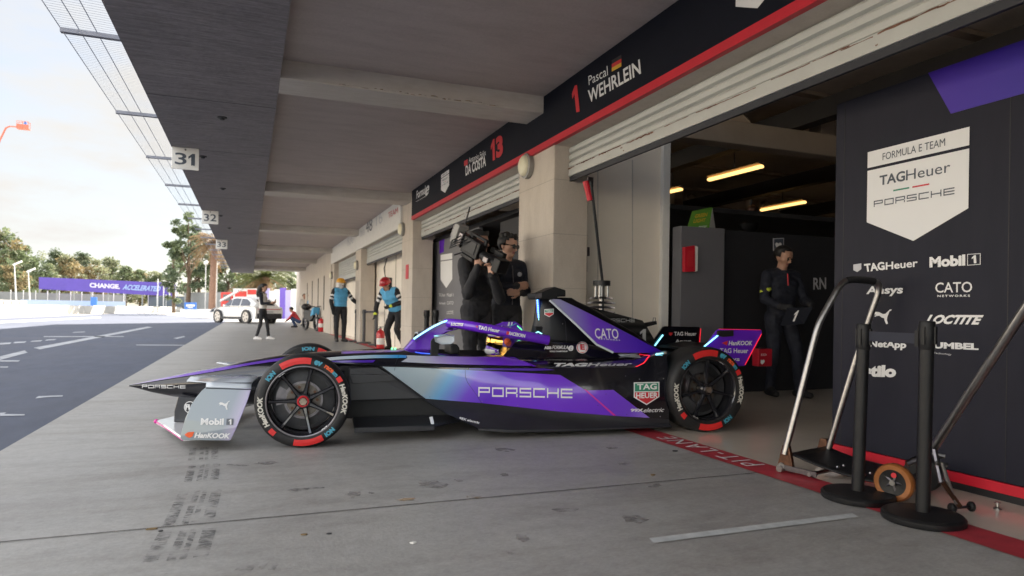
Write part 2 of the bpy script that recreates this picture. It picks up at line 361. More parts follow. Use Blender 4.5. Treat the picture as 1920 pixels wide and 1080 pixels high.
gpoly('garage_floor', [(3.0, -30), (16, -30), (16, 46), (3.0, 46)], .001, 'garagefloor')
gpoly('red_line_marking', [(2.805, -10), (3.03, -10), (3.03, 26), (2.805, 26)], .005, 'redpaint')
# joints in the apron (along X) and marks
jy = onz(700, 953).y
mk = MB()
for y in (jy, jy+6.4, jy+12.8, jy-6.4):
    mk.add([V((-1.45, y-.004, .003)), V((2.80, y-.004, .003)), V((2.80, y+.004, .003)), V((-1.45, y+.004, .003))], [(0, 1, 2, 3)])
struct(mk.build('apron_joint_marking', 'joint', fix=False))
mk = MB()
for q in ([(1217, 1009), (1598, 962), (1610, 969), (1226, 1018)],):
    mk.poly([onz(u, v, .004) for u, v in q])
struct(mk.build('bay_line_marking', 'fadedpaint', fix=False))
mk = MB()
for q in ([(0, 668), (46, 657), (52, 661), (0, 675)], [(63, 652), (276, 612.5), (286, 613.5), (75, 655)], [(0, 643), (22, 642), (18, 645), (0, 646.5)], [(28, 641), (50, 640), (46, 642.5), (24, 643.6)], [(60, 639), (80, 637.8), (76, 640), (56, 641)], [(88, 636.6), (106, 635.5), (103, 637.4), (84, 638.6)],
          [(82, 630.3), (232, 630.3), (232, 631.6), (82, 631.8)], [(255, 646), (352, 646.6), (350, 648), (256, 647.4)], [(0, 675.5), (38, 675.5), (34, 678), (0, 678)], [(0, 687), (16, 687), (14, 689.3), (0, 689.3)],
          [(72, 742.5), (118, 741), (117, 743.5), (84, 745), (66, 747)], [(0, 774), (12, 773), (8, 776), (46, 776.5), (46, 779), (0, 780)],
          [(0, 602), (188, 594), (190, 596), (0, 606)], [(138, 622.5), (160, 621.5), (158, 623), (136, 623.8)], [(325, 634), (345, 630), (347, 631.5), (332, 635.5)]):
    mk.poly([onz(u, v, -.002) for u, v in q])
struct(mk.build('lane_line_marking', 'whitepaint', fix=False))
# tyre prints on the apron: broken treads left by turning cars
m_ = mat('skid', (.10, .10, .105), .8, noise=.3, scale=20); n = m_.node_tree; bs = n.nodes['Principled BSDF']; tt_ = n.nodes.new('ShaderNodeTexCoord'); mg = n.nodes.new('ShaderNodeMapping'); mg.inputs['Scale'].default_value = (30, 70, 1); mg.inputs['Rotation'].default_value = (0, 0, R(25))
nz_ = n.nodes.new('ShaderNodeTexNoise'); nz_.inputs['Scale'].default_value = 1; nz_.inputs['Detail'].default_value = 4; rr_ = n.nodes.new('ShaderNodeValToRGB'); rr_.color_ramp.elements[0].position = .42; rr_.color_ramp.elements[1].position = .60; rr_.color_ramp.elements[1].color = (.66, .66, .66, 1)
nl = n.nodes.new('ShaderNodeTexNoise'); nl.inputs['Scale'].default_value = 9; mu = n.nodes.new('ShaderNodeMath'); mu.operation = 'MULTIPLY'; mp2 = n.nodes.new('ShaderNodeMapRange'); mp2.inputs[1].default_value = .35; mp2.inputs[2].default_value = .6
n.links.new(tt_.outputs['Object'], mg.inputs[0]); n.links.new(mg.outputs[0], nz_.inputs['Vector']); n.links.new(nz_.outputs[0], rr_.inputs[0]); n.links.new(tt_.outputs['Object'], nl.inputs['Vector']); n.links.new(nl.outputs[0], mp2.inputs[0]); n.links.new(rr_.outputs[0], mu.inputs[0]); n.links.new(mp2.outputs[0], mu.inputs[1]); n.links.new(mu.outputs[0], bs.inputs['Alpha'])
mk = MB()
def band(p0, p1, wid, cols):
    p0, p1 = onz(*p0, .003), onz(*p1, .003); d = p1-p0; n_ = V((-d.y, d.x, 0)).normalized()*wid
    for c0, c1 in cols:
        mk.poly([p0+n_*c0+d*random.uniform(0, .08), p0+n_*c1+d*random.uniform(0, .08), p1+n_*c1-d*random.uniform(0, .08), p1+n_*c0-d*random.uniform(0, .08)])
C3 = ((-.5, -.27), (-.14, .0), (.05, .16), (.26, .5))
for a_, b_, ww in (((383, 838), (381, 862), .17), ((384, 870), (377, 902), .17), ((377, 918), (352, 984), .20), ((353, 992), (328, 1052), .22)): band(a_, b_, ww, C3)
band((446, 1062), (482, 1063), .085, ((-.5, .5),)); band((487, 1060), (500, 1060), .07, ((-.5, .5),)); band((506, 1062), (520, 1062), .06, ((-.5, .4),)); band((422, 871), (468, 873), .03, ((-.5, .5),)); band((570, 916), (610, 914), .03, ((-.5, .5),))
tag(mk.build('tyre_print_marking', 'skid', fix=False), kind='structure')
def blobs(name, L, m, z):
    b = MB()
    for (u, v, ru, rv) in L:
        ph = random.random()*6; pts = []
        for i in range(18):
            a = 2*math.pi*i/18; k = 1+.22*math.sin(2*a+ph)+.16*math.sin(5*a+ph*2)+random.uniform(-.08, .08)
            pts.append(onz(u+ru*k*math.cos(a), v+rv*k*math.sin(a), z))
        b.poly(pts)
    return struct(b.build(name, m, fix=False))
blobs('oil_stain_marking', [(811, 908, 24, 9), (662, 927, 14, 6), (696, 924, 5, 2), (945, 843, 16, 4), (946, 890, 9, 2.5), (979, 1008, 12, 7), (1228, 910, 13, 3.5), (1190, 973, 20, 8), (1148, 840, 9, 2), (958, 1037, 6, 3), (860, 900, 9, 2.5), (560, 918, 18, 3), (1170, 870, 10, 2.6), (1060, 956, 20, 4), (500, 868, 24, 3)], 'stain', .0025)
blobs('rust_stain_marking', [(888, 932, 11, 4), (760, 936, 16, 3)], 'rust_stain', .0025)
def debris(name, label, cat, u, v, s, m, group=None):
    p = onz(u, v, .002); b = MB(); n = 7
    pts = [p+V((math.cos(6.28*i/n)*s*random.uniform(.6, 1.3), math.sin(6.28*i/n)*s*random.uniform(.35, .9), 0)) for i in range(n)]
    b.prism(pts, (0, 0, .004)); c = V((0, 0, 0))
    return tag(b.build(name, m), label, cat, group)
mat('leafm', (.22, .15, .07), .8); mat('paperbit', (.7, .7, .68), .8); mat('stonebit', (.05, .05, .055), .8)
debris('fallen_leaf', 'dry brown leaf lying on the pavement joint at lower left', 'leaf', 285, 992, .02, 'leafm')
debris('fallen_leaf', 'small pale brown leaf right of the tyre prints', 'leaf', 570, 1003, .016, 'leafm')
debris('paper_scrap', 'white scrap of paper on the concrete below the car nose side', 'litter', 776, 1018, .014, 'paperbit')
debris('pebble', 'dark pebble beside the dry leaf on the joint', 'pebble', 301, 996, .008, 'stonebit')
debris('pebble', 'dark pebble on the concrete at bottom left centre', 'pebble', 617, 1001, .010, 'stonebit')
debris('pebble', 'dark flat pebble on the concrete near the red line', 'pebble', 1265, 846, .022, 'stonebit')
debris('fallen_leaf', 'thin brown leaf on the concrete below the rear wheel', 'leaf', 1224, 891, .02, 'leafm')
# PIT-LANE lettering on the red line, read from the garage side
yP, yE = onz(1458, 872).y, onz(1236, 822).y
struct(write('PIT-LANE', V((2.99, yP, .010)), V((0, yE-yP, 0)), V((-.145, 0, 0)), 'letwhite', None, bold=.0, name='pit_lane_lettering_marking', space=1.25))

# ------------------------------------------------------------------ pit building
XF, XS = 2.90, 3.085               # column faces, shutter plane
ZL, ZC, ZB = 2.65, 3.206, 3.03     # lintel bottom, ceiling, beam bottom
PB = thing('pit_building', 'long pale concrete pit building with cantilever canopy over the apron', 'building', (XF, 0, 0))
cols = [6.30+6.4*k for k in range(-2, 4)]
for y in cols:
    c = MB().bb((XF, y, 0), (3.30, y+.96, ZL+.9)); c.build('column', 'stone', PB, bevel=.012)
    for z in (.62, 1.18, 1.74, 2.3): MB().bb((XF-.0015, y-.0015, z), (3.3, y+.9615, z+.005)).build('joint', 'stonejoint', PB)
CAN0, CAN1 = -14, 43.4
MB().bb((.24, CAN0, ZC), (3.3, CAN1, ZC+.16)).build('ceiling', 'ceiling', PB)
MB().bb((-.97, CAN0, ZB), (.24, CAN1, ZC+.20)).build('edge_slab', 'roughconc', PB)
for k in range(-2, 6):
    y = 6.51+6.4*k
    MB().bb((.2395, y, ZB), (XF+.3, y+.47, ZC+.02)).build('beam', 'beamc', PB, bevel=.01)
MB().bb((XF-.02, 26.2, 0), (3.4, 46, ZC+.1)).build('end_wall', 'stone', PB)
for y in (28.5, 31, 34, 37):
    MB().bb((XF-.03, y, .9), (XF+.1, y+.28, 2.3)).build('wall_slot', 'joint', PB)
for k in range(-2, 3):
    y0, y1 = 7.26+6.4*k, 6.30+6.4*(k+1)
    MB().bb((XF+.012, y0, ZL), (3.30, y1, ZC+.1)).build('lintel', 'stone', PB)
MB().bb((3.35, 13.3, 0), (3.5, 26.2, 3.2)).build('rear_wall', 'cream', PB)
MB().bb((3.3, -14, 3.75), (18, 54, 14)).build('upper_block', 'stone', PB)
# garage hall behind the columns
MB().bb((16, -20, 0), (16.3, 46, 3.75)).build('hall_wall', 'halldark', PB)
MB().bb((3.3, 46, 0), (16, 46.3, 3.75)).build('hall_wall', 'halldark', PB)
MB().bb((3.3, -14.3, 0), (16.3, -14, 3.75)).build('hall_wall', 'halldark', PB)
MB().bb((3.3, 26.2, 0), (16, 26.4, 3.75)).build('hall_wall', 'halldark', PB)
hd = MB()
for i in range(26): hd.bb((3.4, -13.5+i*2.0, 3.70), (16, -13.5+i*2.0+.12, 3.748))
hd.build('roof_purlin', 'hallc', PB)
MB().bb((XS+.05, 6.72, 0), (4.53, 6.86, 3.7)).build('divider_wall', 'cream', PB)
MB().bb((4.46, 6.66, 0), (4.56, 6.72, 3.7)).build('divider_post', 'signwhite', PB, bevel=.008)
for y in (6.80, 13.2):
    MB().bb((4.56, y-.12, 3.02), (15.9, y+.12, 3.30)).build('hall_beam', 'hallc', PB, bevel=.01)
    for x in (4.8, 7.0, 9.2, 11.4):
        MB().bb((x-.12, y-.1, 3.302), (x+.12, y+.1, 3.74)).build('hall_post', 'hallc', PB)
        MB().tube([(x+.35, y, 3.73), (x+.95, y, 3.31)], .10, 4).build('hall_brace', 'hallc', PB)
for x in (6.6, 9.6, 12.6):
    MB().bb((x-.1, -10, 3.35), (x+.1, 26, 3.60)).build('hall_girder', 'halldark', PB)

for y in (14.3, 15.6, 16.4, 17.8): MB().bb((3.338, y, 0), (3.352, y+.03, 2.9)).build('wall_batten', 'stonejoint', PB)
# netting carried on brackets along the canopy edge
NT = thing('canopy_catch_net', 'fine wire catch net on brackets along the outer canopy edge', 'net', (-1.2, 6.5, 3.2))
nb = MB()
for i in range(int(46/.05)):
    y = -4+i*.05; nb.add([V((-1.47, y, 3.205)), V((-.96, y, 3.185)), V((-.96, y+.005, 3.185)), V((-1.47, y+.005, 3.205))], [(0, 1, 2, 3)])
for x, z in ((-1.47, 3.21), (-1.33, 3.204), (-1.2, 3.198)): nb.tube([(x, -4, z), (x, 43, z)], .004, 5)
mat('netwire', (.36, .42, .54), .5); nb.build('wire_mesh', 'netwire', NT, fix=False)
mat('bracketm', (.20, .21, .25), .5, metal=.3)
for k in range(-3, 15):
    y = 6.46+2.46*k
    MB().box((-1.18, y, 3.17), (.55, .05, .035)).build('bracket', 'bracketm', NT)

# chipped arris of the nearest beam, anchors and stains of the canopy
for i in range(26):
    x = .75+i*.062+random.uniform(0, .03); L = random.uniform(.02, .10); z0 = ZB+random.uniform(.004, .02); h_ = random.uniform(.004, .014)
    MB().add([V((x, 6.5085, z0)), V((x+L, 6.5085, z0+random.uniform(-.004, .004))), V((x+L*.8, 6.5085, z0+h_)), V((x+L*.2, 6.5085, z0+h_*.8))], [(0, 1, 2, 3)]).build('chipped_edge', 'rust_stain', PB, fix=False)
for x, y in ((-.62, 10.3), (-.45, 12.9), (-.62, 16.7), (-.5, 19.2), (-.3, 8.1)): MB().lathe([(0, -.03), (.022, -.03), (.03, -.012), (.05, -.010), (.05, 0)], (x, y, ZB), (0, 0, 1), 10).build('anchor', 'seal', PB)
for y in (7.5, 9.9, 14.0, 20.5): MB().bb((-.965, y, ZB-.0015), (.236, y+.008, ZB+.01)).build('slab_joint', 'seal', PB)
# hanging bay number plates
def numplate(num, y, label):
    t = thing('bay_number_plate', label, 'sign', (-.82, y, 2.74), 0, 'bay number plates under the canopy edge')
    mat_ = 'signwhite'
    MB().box((-.80, y, 2.885), (.325, .012, .29)).build('plate', mat_, t, bevel=.006)
    write(num, V((-.925, y-.009, 2.80)), V((.25, 0, 0)), V((0, 0, .155)), 'letdark', t, bold=.012)
    b = MB(); b.cyl((-.80, y-.012, 3.0), (-.80, y-.006, 3.0), .012); b.build('bolt', 'darksteel', t)
numplate('31', 9.84, 'white hanging plate reading 31 on the canopy edge')
numplate('32', 16.0, 'white hanging plate reading 32 on the canopy edge')
numplate('33', 22.6, 'white hanging plate reading 33 on the canopy edge')

# roller shutters
def shutter(y0, y1, zb, label, rust):
    t = thing('roller_shutter', label, 'shutter', (XS, (y0+y1)/2, zb), 0, 'roller shutters of the garages')
    b = MB(); P = []; z = zb+.10; top = ZL+.12; p = .075
    while z < top:
        for q, dx in ((0, .006), (.010, -.020), (.046, -.024), (.064, -.012)): P.append((XS+dx, z+q))
        z += p
    b.grid([[V((x, y0, z)) for x, z in P], [V((x, y1, z)) for x, z in P]]); b.build('curtain', 'shutter', t, smooth=20)
    MB().bb((XS-.026, y0, zb+.012), (XS+.01, y1, zb+.104)).build('bottom_rail', 'shutter', t, bevel=.004)
    MB().bb((XS-.012, y0, zb-.035), (XS+.012, y1, zb+.010)).build('rubber_seal', 'seal', t)
    if rust:
        y = y0+.2
        while y < y1-.1:
            L = random.uniform(.05, .34); h = random.uniform(.003, .010)
            zz = zb+.094+random.uniform(-.010, .004) if random.random() < .75 else zb+random.uniform(.03, .09)
            if zz < zb+.088: L *= .12; h *= .9
            r_ = MB(); n = 7; up = [V((XS-.0278, y+L*i/n, zz+h*random.uniform(.2, 1.2))) for i in range(n+1)]; dn = [V((XS-.0278, y+L*i/n, zz-h*random.uniform(.2, 1.2))) for i in range(n+1)]
            for i in range(n): r_.add([dn[i], dn[i+1], up[i+1], up[i]], [(0, 1, 2, 3)])
            r_.build('rust_patch', 'rustmat', t, fix=False); y += max(.03, L*random.uniform(.5, 1.6))
shutter(.87, 6.29, 2.325, 'raised white roller shutter with rusty lower edge over the nearest garage', True)
shutter(7.27, 12.69, 2.33, 'raised white roller shutter above the television cameraman', True)
shutter(13.67, 19.09, 2.22, 'half raised white roller shutter behind the red helmeted marshal', False)
shutter(20.07, 25.49, 1.95, 'half raised white roller shutter behind the yellow helmeted marshal', False)

# fascia boards
def fx(u, v): return onx(u, v, 2.86)
FB = thing('team_fascia_board', 'long black fascia board with red lower edge and driver names above the garages', 'signboard', (2.88, 6, ZL))
MB().bb((2.865, -3, ZL+.07), (2.91, 12.66, ZC-.003)).build('board', 'signblack', FB)
MB().bb((2.861, -3, ZL), (2.911, 12.66, ZL+.068)).build('red_edge', 'red', FB)
def fw(s, bl, br, tl, m, **k): return wpx(s, bl, br, tl, fx, m, FB, **k)
fw('1', (1076, 212), (1087, 209), (1071, 163), 'letred', bold=.05, name='number')
fw('Pascal', (1104, 160), (1140, 141), (1103, 143), 'letwhite')
fw('WEHRLEIN', (1104, 194), (1202, 138), (1102, 170), 'letwhite', bold=.02)
for i, (m, k) in enumerate((('black', 2), ('letred', 1), ('letgold', 0))):
    a, b, c = fx(1147, 134.5), fx(1165, 124.5), fx(1147, 113); h = (c-a)/3
    MB().poly([a+h*k, b+h*k, b+h*(k+1), a+h*(k+1)]).build('flag_band', m, FB, fix=False)
a = fx(1147, 134.5)
fw('13', (921, 303), (944, 291), (920, 264), 'letred', bold=.06, name='number')
fw('Antonio Felix', (879, 306), (911, 291), (879, 296), 'letwhite')
fw('DA COSTA', (873, 330), (911, 311), (873, 311), 'letwhite', bold=.03)
a, b, c = fx(870, 312), fx(877, 308.5), fx(870, 302); MB().poly([a, b, b+c-a, c]).build('flag_band', 'letred', FB, fix=False)
# shields on the fascia
def shield(plane, bl, br, tl, parent, detail=True, off=V((0, 0, 0)), dv=V((-.002, 0, 0))):
    a, b, c = plane(*bl)+off, plane(*br)+off, plane(*tl)+off; U, W = b-a, c-a
    MB().poly(shape([(0, .25), (.5, 0), (1, .25), (1, .80), (0, .80)], a, U, W)).build('emblem', 'letwhite', parent, fix=False)
    MB().poly(shape([(0, .83), (1, .83), (1, 1), (0, 1)], a, U, W)).build('emblem', 'letwhite', parent, fix=False)
    if detail:
        o = a+dv
        write('FORMULA E TEAM', o+U*.17+W*.875, U*.62, W*.075, 'letdark', parent)
        write('TAG', o+U*.14+W*.615, U*.27, W*.105, 'letdark', parent, bold=.025)
        write('Heuer', o+U*.42+W*.615, U*.42, W*.105, 'letdark', parent)
        MB().poly(shape([(.29, .53), (.455, .53), (.455, .545), (.29, .545)], o, U, W)).build('green_bar', 'letgreen', parent, fix=False)
        MB().poly(shape([(.485, .53), (.65, .53), (.65, .545), (.485, .545)], o, U, W)).build('red_bar', 'letred', parent, fix=False)
        write('#PORSCHE', o+U*.08+W*.40, U*.80, W*.065, 'letdark', parent)
shield(fx, (827, 366), (842, 357), (827, 328), FB)
a = fx(1420, 34); yy = a.y
shield(lambda y, z: V((2.86, y, z)), (yy+.20, 2.80), (yy-.20, 2.80), (yy+.20, 3.17), FB)
fw('Formula', (781, 373), (801, 361), (780, 359), 'letwhite', bold=.02, shear=.3)
fw('e', (797, 369), (804, 364), (798, 351), 'letwhite', bold=.02, shear=.3)
fw('world championship', (780, 380), (799, 369), (780, 377), 'letwhite')
WB = thing('white_fascia_board', 'white fascia board with faint grey names over the far garages', 'signboard', (2.87, 20, ZL))
MB().bb((2.865, 13.66, ZL-.02), (2.91, 26.2, ZC-.003)).build('board', 'signwhite', WB)
for s, u0, u1, yb, h, m in (('TEAM', 728, 746, 409, 10, 'letred'), ('16', 705, 717, 424, 22, 'letgrey'), ('48', 686, 698, 438, 22, 'letdark'), ('DRIVER', 676, 684, 444, 10, 'letgrey'), ('RACING', 651, 662, 462, 20, 'letgrey')):
    wpx(s, (u0, yb), (u1, yb-(u1-u0)*.55), (u0, yb-h), fx, m, WB)

# wall lamps
def wlamp(u, v, y, z, label):
    t = thing('wall_lamp', label, 'lamp', (XF, y, z), 0, 'round bulkhead lamps on the columns')
    MB().lathe([(.0, 0), (.135, 0), (.14, -.02), (.14, -.055), (.118, -.065)], (XF-.002, y, z), (1, 0, 0), 28).build('ring', 'lampring', t, smooth=40)
    MB().lathe([(.118, -.055), (.112, -.085), (.085, -.105), (.04, -.115), (0, -.117)], (XF-.002, y, z), (1, 0, 0), 28).build('globe', 'globe', t, smooth=60)
p = onx(993, 312, XF); wlamp(0, 0, p.y, p.z, 'round cream bulkhead lamp on the column beside the camera crew')
p = onx(757, 430, XF); wlamp(0, 0, p.y, p.z, 'round cream bulkhead lamp on the column behind the red helmeted marshal')
wlamp(0, 0, 19.6, 2.2, 'round cream bulkhead lamp on the column between the far garages')
wlamp(0, 0, 25.9, 2.2, 'farthest round cream bulkhead lamp near the white fascia end')
t = MB().bb((XF-.012, 13.0, 1.55), (XF-.001, 13.22, 1.83)).build('fire_notice', 'red'); tag(t, 'small red notice plate on the column behind the red helmeted marshal', 'sign')

# ------------------------------------------------------------------ garage fittings
def lightbar(a, b, label):
    m = (a+b)/2; t = thing('ceiling_light', label, 'light', m, 0, 'warm strip lights in the garage hall')
    d = (b-a).normalized(); b_ = MB(); b_.tube([a, b], .035, 8, flat=(1.4, .8)); b_.build('diffuser', 'tube', t)
    MB().tube([a+V((0, 0, .05)), b+V((0, 0, .05))], .05, 4, flat=(1.5, .5)).build('housing', 'hallc', t)
    MB().cyl(m+V((0, 0, .05)), (m.x, m.y, 3.74), .008, n=6).build('hanger', 'black', t)
lightbar(onz(1330, 337, 3.15), onz(1428, 312, 3.15), 'longest warm strip light in the dark garage, top one')
lightbar(onz(1428, 394, 3.15), onz(1509, 379, 3.15), 'second warm strip light, right of the round dark lamp')
lightbar(onz(1246, 362, 3.15), onz(1277, 355, 3.15), 'short warm strip light beside the pale divider wall')
lightbar(onz(1526, 455, 3.15), onz(1562, 451, 3.15), 'faint farthest strip light just left of the black sponsor wall')
# grey cabinet wall + black partition
GP = thing('grey_partition', 'grey partition panel beside the pale divider wall, red call box on it', 'partition', (4.9, 6.6, 0))
MB().bb((4.57, 6.45, 0), (5.18, 6.62, 1.94)).build('panel', 'greypanel', GP, bevel=.01)
MB().bb((4.72, 6.443, .55), (4.98, 6.449, .80)).build('hatch', 'greypanel', GP, bevel=.003)
BP = thing('black_partition', 'black partition wall behind the man with the number board', 'partition', (7.5, 7.0, 0))
MB().bb((5.182, 6.60, 0), (11.5, 6.66, 1.95)).build('panel', 'darkwall', BP)
wpx('RN', (1525, 543), (1549, 542), (1525, 521), lambda u, v: ony(u, v, 6.597), 'letgrey', BP, bold=.02)
t = thing('first_aid_sign', 'small dark square sign with white heart on black partition', 'sign', ony(1460, 458, 6.59))
P = lambda u, v: ony(u, v, 6.592)
MB().prism([P(1450, 447), P(1470, 446), P(1470, 470), P(1450, 470)], (0, .006, 0)).build('plate', 'letgrey', t)
MB().prism([ony(1451.5, 448.5, 6.59), ony(1468.5, 447.5, 6.59), ony(1468.5, 468.5, 6.59), ony(1451.5, 468.5, 6.59)], (0, -.002, 0)).build('field', 'letdark', t)
h = [(0, -8), (6, -2), (7, 2), (5, 5), (2, 5), (0, 3), (-2, 5), (-5, 5), (-7, 2), (-6, -2)]
MB().poly([ony(1459.5+x*.9, 459.5-y*.95, 6.586) for x, y in h]).build('heart', 'letwhite', t, fix=False)
t = thing('call_box', 'red emergency box mounted on the grey partition', 'box', ony(1296, 486, 6.4))
P = lambda u, v: ony(u, v, 6.40)
MB().prism([P(1284, 463), P(1303, 460), P(1304, 509), P(1284, 510)], (0, .05, 0)).build('case', 'red', t, bevel=.006)
MB().prism([P(1304.5, 461), P(1309, 463), P(1308, 508), P(1304.5, 509)], (0, .045, 0)).build('side_plate', 'signwhite', t)
MB().prism([ony(1289, 470, 6.396), ony(1299, 469, 6.396), ony(1299, 500, 6.396), ony(1289, 501, 6.396)], (0, -.004, 0)).build('door', 'letred', t)
t = thing('green_light_sign', 'green folded card sign standing on top of the grey partition', 'sign', ony(1310, 430, 6.5))
mat('signgreen', (.10, .26, .03), .5, noise=.1)
a, b, c, d = ony(1287, 434, 6.46), ony(1329, 431, 6.46), ony(1336, 388, 6.52), ony(1298, 396, 6.52)
MB().prism([a, b, c, d], (0, .006, 0)).build('front_face', 'signgreen', t)
MB().prism([b+V((0, .006, 0)), ony(1341, 430, 6.6), c+V((0, .008, 0))], (.004, 0, 0)).build('side_flap', 'signwhite', t)
P = lambda s, t_: a.lerp(b, s)+(d-a).lerp(c-b, s)*t_+V((0, -.004, 0))
write('GREEN', P(.2, .62), P(.78, .62)-P(.2, .62), P(.2, .80)-P(.2, .62), 'letgold', t, bold=.02)
write('LIGHT', P(.2, .38), P(.75, .38)-P(.2, .38), P(.2, .56)-P(.2, .38), 'letgold', t, bold=.02)
write('enter', P(.5, .12), P(.88, .12)-P(.5, .12), P(.5, .22)-P(.5, .12), 'letwhite', t)
t = thing('hall_spotlight', 'round dark spotlight hanging above the black partition', 'lamp', at(1405, 420, 10))
b = MB(); b.sph(at(1405, 420, 10), .15, 16); b.cyl(at(1405, 405, 10), at(1409, 375, 10), .02); b.build('housing', 'black', t, smooth=60)
MB().sph(at(1411, 394, 10), .085, 10).build('bulb', 'copper', t, smooth=60)
t = thing('first_aid_case', 'red first aid case with white mark behind the rear wing', 'case', at(1429, 670, 7.4))
MB().box(at(1429, 670, 7.4), (.19, .1, .19)).build('case', 'red', t, bevel=.008)
MB().box(at(1429, 670, 7.4)+V((0, 0, .10)), (.08, .03, .02)).build('handle', 'black', t)
write('AED', at(1421, 667, 7.33), at(1437, 667, 7.33)-at(1421, 667, 7.33), V((0, 0, .022)), 'letwhite', t)
MB().poly([at(1429+x*.7, 678-y*.7, 7.33) for x, y in h]).build('heart', 'letwhite', t, fix=False)
# sponsor wall of the near garage
def px(u, v): return onx(u, v, 3.578)
TW = thing('sponsor_wall', 'tall black sponsor wall with white team shield and purple corner', 'partition', (3.6, 1.5, 0))
yL = px(1562, 600).y
MB().bb((3.58, -3.0, .10), (3.66, yL, 2.325)).build('panel', 'panel', TW, bevel=.006)
MB().bb((3.574, -3.0, .045), (3.66, yL, .098)).build('red_base', 'red', TW)
MB().bb((3.60, -3.0, .0), (3.65, yL-.02, .043)).build('plinth', 'black', TW)
for y in (px(1890, 500).y, px(1580, 500).y):
    MB().bb((3.5785, y-.002, .10), (3.59, y+.002, 2.32)).build('panel_seam', 'black', TW)
tp = lambda u: V((3.576, px(u, 300).y, 2.322))
p1, p2 = tp(1738), px(1783, 213)
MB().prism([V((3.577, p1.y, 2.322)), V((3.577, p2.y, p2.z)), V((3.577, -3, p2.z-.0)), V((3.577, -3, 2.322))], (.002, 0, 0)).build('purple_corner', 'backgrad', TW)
Y0, Y1 = px(1626, 400).y, px(1817, 350).y
zt = (px(1630, 284).z+px(1818, 239).z)/2; zb_ = px(1710, 452).z
shield(lambda y, z: V((3.575, y, z)), (Y0, zb_), (Y1, zb_), (Y0, zt), TW)
def tw(s, bl, br, tl, **k):
    off = V((-.001, 0, 0)); return wpx(s, bl, br, tl, px, 'letwhite', TW, off, **k)
tw('TAG', (1622, 510), (1660, 506), (1620, 495), bold=.04); tw('Heuer', (1661, 506), (1721, 500), (1661, 492), bold=.02)
MB().poly(shape(SHIELD, px(1600, 511), px(1615, 509)-px(1600, 511), px(1600, 496)-px(1600, 511))).build('emblem', 'letgrey', TW, fix=False)
tw('Mobil', (1743, 502), (1810, 498), (1743, 482), bold=.05)
fr = [px(1814, 498), px(1839, 496), px(1839, 475), px(1814, 476.5)]
f_ = MB(); q = [V((3.576, p_.y, p_.z)) for p_ in fr]; cc = sum(q, V())/4
for i in range(4):
    A_, B_ = q[i], q[(i+1) % 4]; f_.add([A_, B_, B_.lerp(cc, .1), A_.lerp(cc, .1)], [(0, 1, 2, 3)])
f_.build('emblem', 'letwhite', TW, fix=False)
tw('1', (1823, 494), (1831, 493.5), (1822, 479), bold=.05)
tw('Ansys', (1624, 556), (1692, 555), (1626, 537), bold=.03)
tw('CATO', (1754, 549), (1823, 548), (1754, 530), bold=.01); tw('NETWORKS', (1758, 557), (1819, 556.5), (1758, 553), bold=.03, space=1.4)
MB().poly(shape(PUMA, px(1638, 608), px(1672, 608)-px(1638, 608), px(1638, 581)-px(1638, 608))).build('emblem', 'letwhite', TW, fix=False)
tw('LOCTITE', (1735, 607), (1838, 609), (1741, 590), bold=.05, shear=.2)
tw('NetApp', (1630, 654), (1699, 657), (1631, 638), bold=.04)
tw('JUMBEL', (1741, 656), (1835, 660), (1741, 641), bold=.05); tw('Technology', (1751, 664), (1784, 667), (1751, 660))
tw('stilo', (1620, 706), (1680, 708), (1621, 684), bold=.06)
# second garage: grey sponsor wall behind the crew
def qx(u, v): return onx(u, v, 3.40)
GW = thing('grey_sponsor_wall', 'grey sponsor wall with white shield inside the second garage', 'partition', (3.42, 12, 0))
MB().bb((3.402, 10.2, .05), (3.46, 13.3, 2.28)).build('panel', 'greypanel', GW)
MB().poly([qx(824, 446), qx(834, 440), qx(832, 472), qx(824, 476)]).build('purple_corner', 'purple', GW, fix=False)
shield(qx, (826, 540), (848, 540), (826, 478), GW, detail=False)
for s, u, v in (('TAG Heuer', 823, 556), ('Mobil 1', 838, 556), ('Ansys', 823, 572), ('CATO', 838, 571), ('LOCTITE', 838, 589), ('NetApp', 824, 606)):
    wpx(s, (u, v), (u+12, v), (u, v-6), qx, 'letwhite', GW)
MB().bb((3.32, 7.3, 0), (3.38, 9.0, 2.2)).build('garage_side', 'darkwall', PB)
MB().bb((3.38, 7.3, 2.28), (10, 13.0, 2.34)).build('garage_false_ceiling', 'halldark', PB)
# pole with spiky wheel-gun stack and clutter by the divider wall
PR = thing('tall_pole_rack', 'black pole with red sleeve leaning by the pale divider wall', 'pole', at(1140, 560, 6.6))
a, b = at(1108, 340, 6.35), at(1130, 532, 6.6)
MB().tube([a, b], .014, 8).build('pole', 'black', PR); MB().tube([at(1098, 340, 6.4), at(1107, 376, 6.4)], .03, 10).build('red_sleeve', 'red', PR)
MB().bb((at(1106, 350, 6.6)+V((-.02, 0, 0))), at(1110, 332, 6.6)+V((.02, .03, 0))).build('bracket', 'darksteel', PR)
SG = thing('spiky_metal_stack', 'stack of spiked metal rings below the black pole', 'tool', at(1128, 580, 6.6))
c = at(1128, 536, 6.6); b = MB(); b.lathe([(0, .05), (.085, .05), (.085, .0), (0, 0)], c, (0, 0, 1), 16); b.build('cap', 'black', SG, smooth=40)
b = MB()
for i in range(4):
    a_ = math.pi/4+i*math.pi/2; b.cyl(c+V((.06*math.cos(a_), .06*math.sin(a_), 0)), c+V((.06*math.cos(a_), .06*math.sin(a_), -.13)), .014, n=8)
b.cyl(c, c+V((0, 0, -.30)), .028, n=12); b.build('shaft', 'steel', SG, smooth=40)
